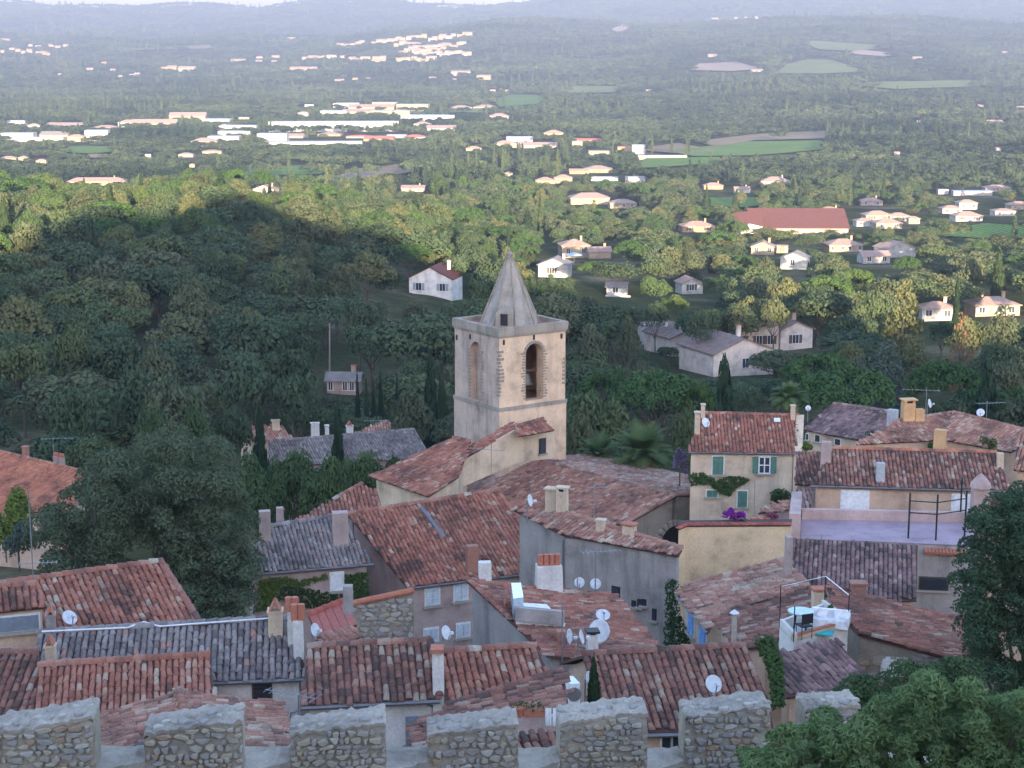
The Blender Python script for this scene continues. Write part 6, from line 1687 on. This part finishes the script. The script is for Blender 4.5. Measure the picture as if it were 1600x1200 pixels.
MB().box((0, 0, .15), (1.3, .55, .28)).build('seat', WHITE, o, loc=True); MB().box((0, .28, .32), (1.3, .14, .4)).build('backrest', WHITE, o, loc=True)
for x in (-.62, .62): MB().box((x, 0, .28), (.12, .55, .26)).build('armrest', WHITE, o, loc=True)
for k, (x, a) in enumerate(((-.25, .3), (.3, -.35), (.5, .5))):
    MB().box((0, 0, .0), (.34, .12, .3), taper=.8).build('cushion', WHITE, o, WORLD[o.name] @ Matrix.Translation((x, .1, .40)) @ Matrix.Rotation(a, 4, 'Y') @ Matrix.Rotation(-.4, 4, 'X'))
q = onterr(1280, 989); o = thing('floor_mat', 'turquoise mat in front of the garden sofa', 'mat', q, R(-18))
MB().box((0, 0, .03), (.95, .5, .05)).build('mat', plain('turquoise', (.05, .36, .36), .8), o, loc=True)
# courtyard: cooler unit, pots, washing
q = at(893, 1096, 45.5); o = thing('air_conditioner', 'white air conditioner unit in the courtyard', 'air conditioner', q)
MB().box((0, 0, .30), (.28, .6, .66), Matrix.Rotation(.3, 3, 'Z')).build('casing', WHITE, o, loc=True); MB().lathe([(.2, 0), (.2, .03)], 14, c=(.06, -.33, .34), M=Matrix.Rotation(R(90), 3, 'X')).build('fan_grille', METAL, o, loc=True)
for x in (-.1, .1): MB().box((x, 0, -.2), (.04, .5, .4)).build('foot', METAL, o, loc=True)
MB_COURT = thing('courtyard_wall', 'pink courtyard wall seen through the crenel', 'wall', at(845, 1150, 40))
MB().prism([at(x, y, 40) for x, y in ((800, 1119), (882, 1122), (882, 1180), (800, 1180))], (0, .25, 0)).build('wall_face', WROSE, MB_COURT)
for x, wd, t in ((812, .34, 'round terracotta pot on the courtyard wall'), (835, .5, 'long terracotta trough with green herbs')):
    q = at(x, 1119, 40.1); o = thing('flower_pot', t, 'flower pot', q)
    if wd > .4: MB().box((0, 0, .10), (wd, .2, .2), taper=1.1).build('trough', POT, o, loc=True)
    else: MB().lathe([(.11, 0), (.16, .22), (.18, .22), (.18, .27), (.14, .27)], 12).build('pot', POT, o, loc=True)
    v_, f_ = leaves(RG, RG.normal(size=(90, 3)) * [wd * .3, .06, .05] + [0, 0, .27], np.tile([0, 0, 1.0], (90, 1)), .04)
    local(bpy.data.objects.new('herbs', fast_mesh('herbs', v_, f_, [IVY], tv=RG.random(90))), o)
for k, (x, w_) in enumerate(((857, 10), (869, 11))):
    q = at(x, 1106, 39.5); o = thing('washing', ['white towel hung in the courtyard, near the troughs', 'white cloth hung in the courtyard beside the merlon'][k], 'laundry', q)
    n_ = 8; wm = w_ * 39.5 / FP; vs = []
    for r_ in range(7):
        for c_ in range(n_ + 1): vs.append((-wm / 2 + wm * c_ / n_, .03 * math.sin(c_ * 1.7 + k) * (r_ / 6), -.46 * r_ / 6))
    mb = MB().add(vs, [(r_ * (n_ + 1) + c_, r_ * (n_ + 1) + c_ + 1, (r_ + 1) * (n_ + 1) + c_ + 1, (r_ + 1) * (n_ + 1) + c_) for r_ in range(6) for c_ in range(n_)])
    mb.build('cloth', WHITE, o, loc=True)
h = house('house', 'little dark roofed shed in the gap of the battlements', 845, 1160, 37)
roof(h, ((814, 1182), (876, 1176)), 36.5, 15, [(800, 1150), (885, 1140), (885, 1200), (800, 1205)], 'dark', wall=None, near=True)
# parasol and awning down the valley
q = ghit(897, 412); o = thing('parasol', 'pale blue parasol beside the small white house', 'parasol', q)
MB().lathe([(2.3, 2.3), (1.2, 2.75), (.1, 3.1)], 8).build('canopy', plain('parasol_cloth', (.40, .52, .66), .8), o, loc=True); MB().tube([(0, 0, 0), (0, 0, 2.9)], .04, 6).build('pole', METAL, o, loc=True)
q = at(1306, 455, 375); o = thing('awning', 'bright red awning among shaded cypresses', 'awning', q)
MB().prism([(-1.6, 0, 0), (1.6, 0, 0), (1.6, 1.6, .7), (-1.6, 1.6, .7)], (0, 0, .06)).build('cloth', plain('red_cloth', (.60, .03, .05), .7), o, loc=True)
for x in (-1.5, 1.5): MB().tube([(x, .1, -3.5), (x, .1, 0)], .05, 5).build('post', METAL, o, loc=True)

# ------------------------------------------------------------------ foreground trees and climbers
def big_tree(name, label, c, lobes, n, size, aspect, mat, trunkpts, r_, jitter=.7):
    rg_ = np.random.default_rng(int(abs(c[0]) * 10) + 3)
    o = thing(name, label, 'tree', c)
    V_, F_, tv_ = lobes_crown(rg_, lobes, n, size, aspect, jitter)
    local(bpy.data.objects.new('crown', fast_mesh('crown', V_, F_, [mat], tv=tv_)), o)
    mb = MB().tube(trunkpts, r_, 9, r2=r_ * .6)
    top = Vector(trunkpts[-1])
    for k in range(0, len(lobes), max(1, len(lobes) // 12)):
        q = Vector(lobes[k][:3]); mb.tube([top - ZV * .4, (top + q) / 2 - ZV * .3, q], r_ * .34, 6, r2=.03)
    mb.build('trunk', BARK, o, loc=True)
    return o
def px_lobes(D, poly, n, rmin, rmax, depth, base, seed):
    """lobes spread through the volume whose outline the photograph shows"""
    rg_ = random.Random(seed); out = []
    xs = [q[0] for q in poly]; ys = [q[1] for q in poly]
    while len(out) < n:
        x, y = rg_.uniform(min(xs), max(xs)), rg_.uniform(min(ys), max(ys))
        if not inpoly(np.array([x]), np.array([y]), poly)[0]: continue
        P = at(x, y, D + rg_.uniform(-.5, .5) * depth) - base
        r_ = rg_.uniform(rmin, rmax); out.append((P.x, P.y, P.z, r_, r_ * .82))
    return out
ZB = CZ - 29
b0 = Vector((at(220, 800, 72).x, 72, ZB))
pol = [(85, 790), (120, 745), (170, 712), (225, 685), (290, 680), (345, 705), (372, 760), (388, 830), (392, 900), (380, 960), (320, 985), (240, 985), (150, 970), (75, 930), (45, 850)]
big_tree('oak_tree', 'great dark oak spreading behind the red roof', b0, px_lobes(72, pol, 300, .3, .85, 7.5, b0, 1), 95000, .08, 1.0, leafmat('holm_oak_leaves', (.086, .118, .082), .3), [(0, 0, -1), (.2, 0, 2), (.1, .2, 4)], .5)
b0 = Vector((at(1600, 950, 54).x + .5, 54, ZB + 1))
pol = [(1508, 850), (1535, 800), (1580, 772), (1700, 740), (1700, 1110), (1600, 1120), (1555, 1100), (1512, 1010), (1498, 930)]
big_tree('oak_tree', 'dark leafy tree closing the view beside the rubble house', b0, px_lobes(54, pol, 300, .28, .6, 4.5, b0, 2), 85000, .06, 1.0, leafmat('lime_dark_leaves', (.070, .110, .060), .3), [(0, 0, -1), (.1, 0, 2), (.2, .1, 4)], .35)
b0 = Vector((at(1400, 1180, 22.5).x, 22.5, CZ - 14.5))
pol = [(1150, 1190), (1200, 1150), (1255, 1130), (1300, 1110), (1345, 1120), (1400, 1080), (1440, 1065), (1500, 1060), (1540, 1095), (1600, 1085), (1660, 1100), (1660, 1300), (1120, 1300)]
big_tree('almond_tree', 'bright narrow leaved tree overlapping the battlements', b0, px_lobes(22.5, pol, 420, .08, .24, 2.4, b0, 3), 85000, .027, 2.3, WILL, [(0, 0, -1), (.1, 0, 1.0), (0, 0, 2.2)], .1, .8)
pol = [(1310, 1085), (1350, 1070), (1420, 1050), (1500, 1048), (1540, 1075), (1540, 1120), (1320, 1120)]
b0 = Vector((at(1430, 1090, 40).x, 40, CZ - 24))
big_tree('fig_tree', 'rounded green bush under the rubble house wall', b0, px_lobes(40, pol, 70, .2, .45, 2.4, b0, 6), 22000, .05, 1.0, PLANE, [(0, 0, -1), (.1, 0, 2), (0, 0, 4)], .16)
o = tree('cypress0', 928, 1024, 45.5, 27, 'small dark green conifer in a courtyard pot', 'shrub', 'conifer_shrub', base=at(928, 1104, 45.5).z - .3)
def palm(label, px, py, D, rpx, base, dead=True, seed=0):
    c = at(px, py, D); r_ = rpx * D / FP; rg_ = random.Random(seed)
    o = thing('palm_tree', label, 'palm', (c.x, c.y, base))
    hz = c.z - base
    MB().tube([(0, 0, -.3), (.05, 0, hz * .5), (0, 0, hz)], .32, 10, r2=.26).build('trunk', BARK, o, loc=True)
    VV, FF, tt = [], [], []
    def frond(az, el, L, mat_list):
        VV, FF, tt = mat_list; p = Vector((0, 0, hz)); d = Vector((math.cos(az) * math.cos(el), math.sin(az) * math.cos(el), math.sin(el)))
        sd = Vector((-math.sin(az), math.cos(az), 0)); N3 = 14; tone = rg_.random()
        for k in range(N3):
            q = p + d * (L / N3); d = (d + Vector((0, 0, -.085))).normalized(); ll = L * .26 * math.sin(math.pi * min(1, (k + 1.2) / (N3 + .6))) + .04
            for s in (-1, 1):
                for j in range(2):
                    a_ = p.lerp(q, j * .5); t_ = a_ + sd * s * ll * .85 + d * ll * .55 + Vector((0, 0, ll * .12)); b = len(VV)
                    VV += [a_, a_ + d * .07, t_ + d * .02, t_]; FF.append((b, b + 1, b + 2, b + 3)); tt.append(min(1, max(0, tone + rg_.uniform(-.2, .2))))
            p = q
    A = ([], [], []); Bd = ([], [], [])
    for i in range(70): frond(rg_.uniform(0, 6.28), rg_.uniform(-.25, 1.35), r_ * rg_.uniform(.85, 1.1), A)
    if dead:
        for i in range(16): frond(rg_.uniform(0, 6.28), rg_.uniform(-.7, -.1), r_ * .55, Bd)
        local(bpy.data.objects.new('dry_fronds', fast_mesh('dry_fronds', Bd[0], Bd[1], [leafmat('date_stalks', (.50, .22, .06), .2)], tv=Bd[2])), o)
    local(bpy.data.objects.new('crown', fast_mesh('crown', A[0], A[1], [PALM], tv=A[2])), o)
palm('date palm with orange stalks behind the church roof', 1003, 712, 122, 62, CZ - 38, True, 1)
palm('smaller green palm between the tower and the date palm', 935, 716, 125, 48, CZ - 38, False, 2)
palm('fan of a palm among the pines behind the shuttered house', 1232, 622, 152, 34, CZ - 42, False, 3)
def climber(label, Wl, poly, n, size, mat, name='ivy', thick=.18, seed=0):
    """leaves on a wall within a pixel outline"""
    rg_ = np.random.default_rng(seed); pts = []
    xs = [q[0] for q in poly]; ys = [q[1] for q in poly]
    X = rg_.uniform(min(xs), max(xs), n * 4); Y = rg_.uniform(min(ys), max(ys), n * 4); k = inpoly(X, Y, poly)
    dens = np.sin(X * .35 + seed) * np.sin(Y * .4) > -.72; k &= dens
    X, Y = X[k][:n], Y[k][:n]
    pos = np.array([Wl.hit(x, y) + Wl.n * (.04 + thick * rg_.random()) for x, y in zip(X, Y)])
    c = pos.mean(0); c[2] = pos[:, 2].min()
    v_, f_ = leaves(rg_, pos - c, np.tile(np.array(Wl.n) + [0, 0, .5], (len(pos), 1)), size, .9, .5)
    o = put(bpy.data.objects.new(name, fast_mesh(name, v_, f_, [mat], tv=rg_.random(len(pos)))), None, Matrix.Translation(c))
    return tag(o, label, 'climber')
climber('yellow green vine under the grey eave of the ivy house', wc, [(405, 905), (440, 900), (470, 906), (508, 896), (512, 902), (470, 916), (440, 912), (430, 930), (420, 950), (400, 955)], 900, .09, LIME, 'vine', seed=1)
climber('dark ivy branches below the white shutter', wc, [(440, 915), (470, 918), (500, 922), (530, 928), (575, 930), (570, 952), (520, 945), (510, 955), (470, 945), (430, 935)], 900, .09, IVY, seed=2)
climber('dark ivy filling the corner right of the white shutter', wc, [(538, 897), (574, 893), (576, 935), (560, 945), (540, 930)], 700, .09, IVY, seed=3)
climber('tall ivy column on the corner below the yellow house', w12, [(1050, 905), (1062, 905), (1066, 960), (1080, 1000), (1078, 1016), (1048, 1016)], 1400, .09, IVY, seed=4, thick=.3)
Wv = Wall(r7.pt(*r7.poly[1], .2), r7.pt(*r7.poly[2], .2))
pv = Plane(((1163, 1010), (1196, 1084)), 50, 0)
cl = [(1178, 1010), (1205, 1006), (1222, 1050), (1224, 1110), (1205, 1118), (1200, 1060)]
class RoofFace:
    def __init__(s, P): s.P = P; s.n = P.n
    def hit(s, x, y): return s.P.hit(x, y) + s.P.n * .1
climber('green creeper spilling over the end of the red brown roof', RoofFace(r7), cl, 1500, .085, IVY, 'creeper', .25, 5)
climber('leafy creeper across the front of the green shuttered house', w18, [(1072, 740), (1100, 738), (1120, 750), (1145, 742), (1175, 748), (1150, 762), (1140, 774), (1120, 768), (1108, 756), (1080, 758)], 900, .10, IVY, 'creeper', seed=6)
climber('round leafy shrub by the corner of the green shuttered house', w18, [(1203, 765), (1225, 762), (1238, 775), (1238, 790), (1205, 790)], 500, .11, IVY, 'shrub', .7, 7)
climber('small creeper on the orange wall under the rose roof', wall_of(r20, 0), [(1448, 694), (1462, 690), (1470, 698), (1450, 700)], 120, .12, IVY, 'creeper', .3, 8)
def bush(label, name, px, py, D, wpx, hpx, mat, n, size, seed=0):
    c = at(px, py, D); rg_ = np.random.default_rng(seed); w = wpx * D / FP / 2; h_ = hpx * D / FP
    lo_ = [(rg_.uniform(-w, w) * .7, rg_.uniform(-w, w) * .5, rg_.uniform(.2, .75) * h_, w * .38, h_ * .3) for _ in range(10)]
    v_, f_, t_ = lobes_crown(rg_, lo_, n, size)
    o = thing(name, label, 'plant', c); local(bpy.data.objects.new('foliage', fast_mesh('foliage', v_, f_, [mat], tv=t_)), o)
    MB().tube([(0, 0, -.4), (0, 0, h_ * .5)], .05, 5).build('stem', BARK, o, loc=True)
bush('purple bougainvillea on the yellow house terrace', 'bougainvillea', 1147, 820, 79.2, 36, 28, leafmat('bracts', (.30, .05, .36), .25), 700, .07, 1)
bush('low green shrub beside the bougainvillea', 'shrub', 1163, 820, 79, 20, 10, IVY, 250, .06, 2)
bush('dark pink flowering shrub on the yellow terrace', 'shrub', 1205, 816, 79.5, 22, 18, leafmat('rose_flowers', (.26, .09, .14), .3), 300, .06, 3)
bush('lilac flowering bush beside the palm', 'shrub', 1062, 750, 108, 26, 50, leafmat('lilac_flowers', (.24, .19, .28), .3), 700, .09, 4)
bush('bright shrub behind the plum tile roof', 'shrub', 1260, 706, 101, 20, 16, LIME, 250, .09, 5)
bush('rounded shrub on the rose roof terrace', 'shrub', 1545, 706, 100, 28, 26, OAK2, 500, .09, 6)
bush('shrub at the hip of the rose roofs', 'shrub', 1375, 690, 112, 42, 18, IVY, 400, .09, 7)
bush('potted green plant beside the terrace sofa', 'potted_plant', 1298, 958, 57.5, 14, 14, IVY, 160, .05, 8)
bush('long yellow green vine hedge below the orange roof', 'hedge', 10, 870, 112, 90, 105, LIME, 3500, .13, 9)
bush('grey blue shrub left of the great oak', 'shrub', 30, 880, 76, 60, 70, CEDAR, 1500, .09, 10)
# flower pots with no plants at the terrace wall
for i, x in enumerate((1178, 1189, 1199)):
    q = at(x, 818, 79.4); o = thing('flower_pot', ['clay pot nearest the bougainvillea', 'middle clay pot on the yellow terrace', 'clay pot by the pink flowering shrub'][i], 'flower pot', q)
    MB().lathe([(.12, 0), (.17, .24), (.19, .24), (.19, .29), (.15, .29)], 12).build('pot', POT, o, loc=True)
print('TILES', NT[0], 'OBJ', len(bpy.data.objects))

# ------------------------------------------------------------------ air
zlo, zhi = float(V_ground[:, 2].min()) - 1.0, max(float(V_ground[:, 2].max()) + 40.0, CZ + 10)
m = bpy.data.materials.new('air'); m.use_nodes = True
n = m.node_tree
n.nodes.remove(n.nodes['Principled BSDF'])
pv = n.nodes.new('ShaderNodeVolumePrincipled')
pv.inputs['Color'].default_value = (.27, .33, .49, 1)
pv.inputs['Density'].default_value = HAZE
pv.inputs['Anisotropy'].default_value = 0.0
n.links.new(pv.outputs[0], n.nodes['Material Output'].inputs['Volume'])
mb = MB().box((0, 0, (zlo + zhi) / 2), (32000, 32000, zhi - zlo))
tag(mb.build('haze', m), kind='stuff')
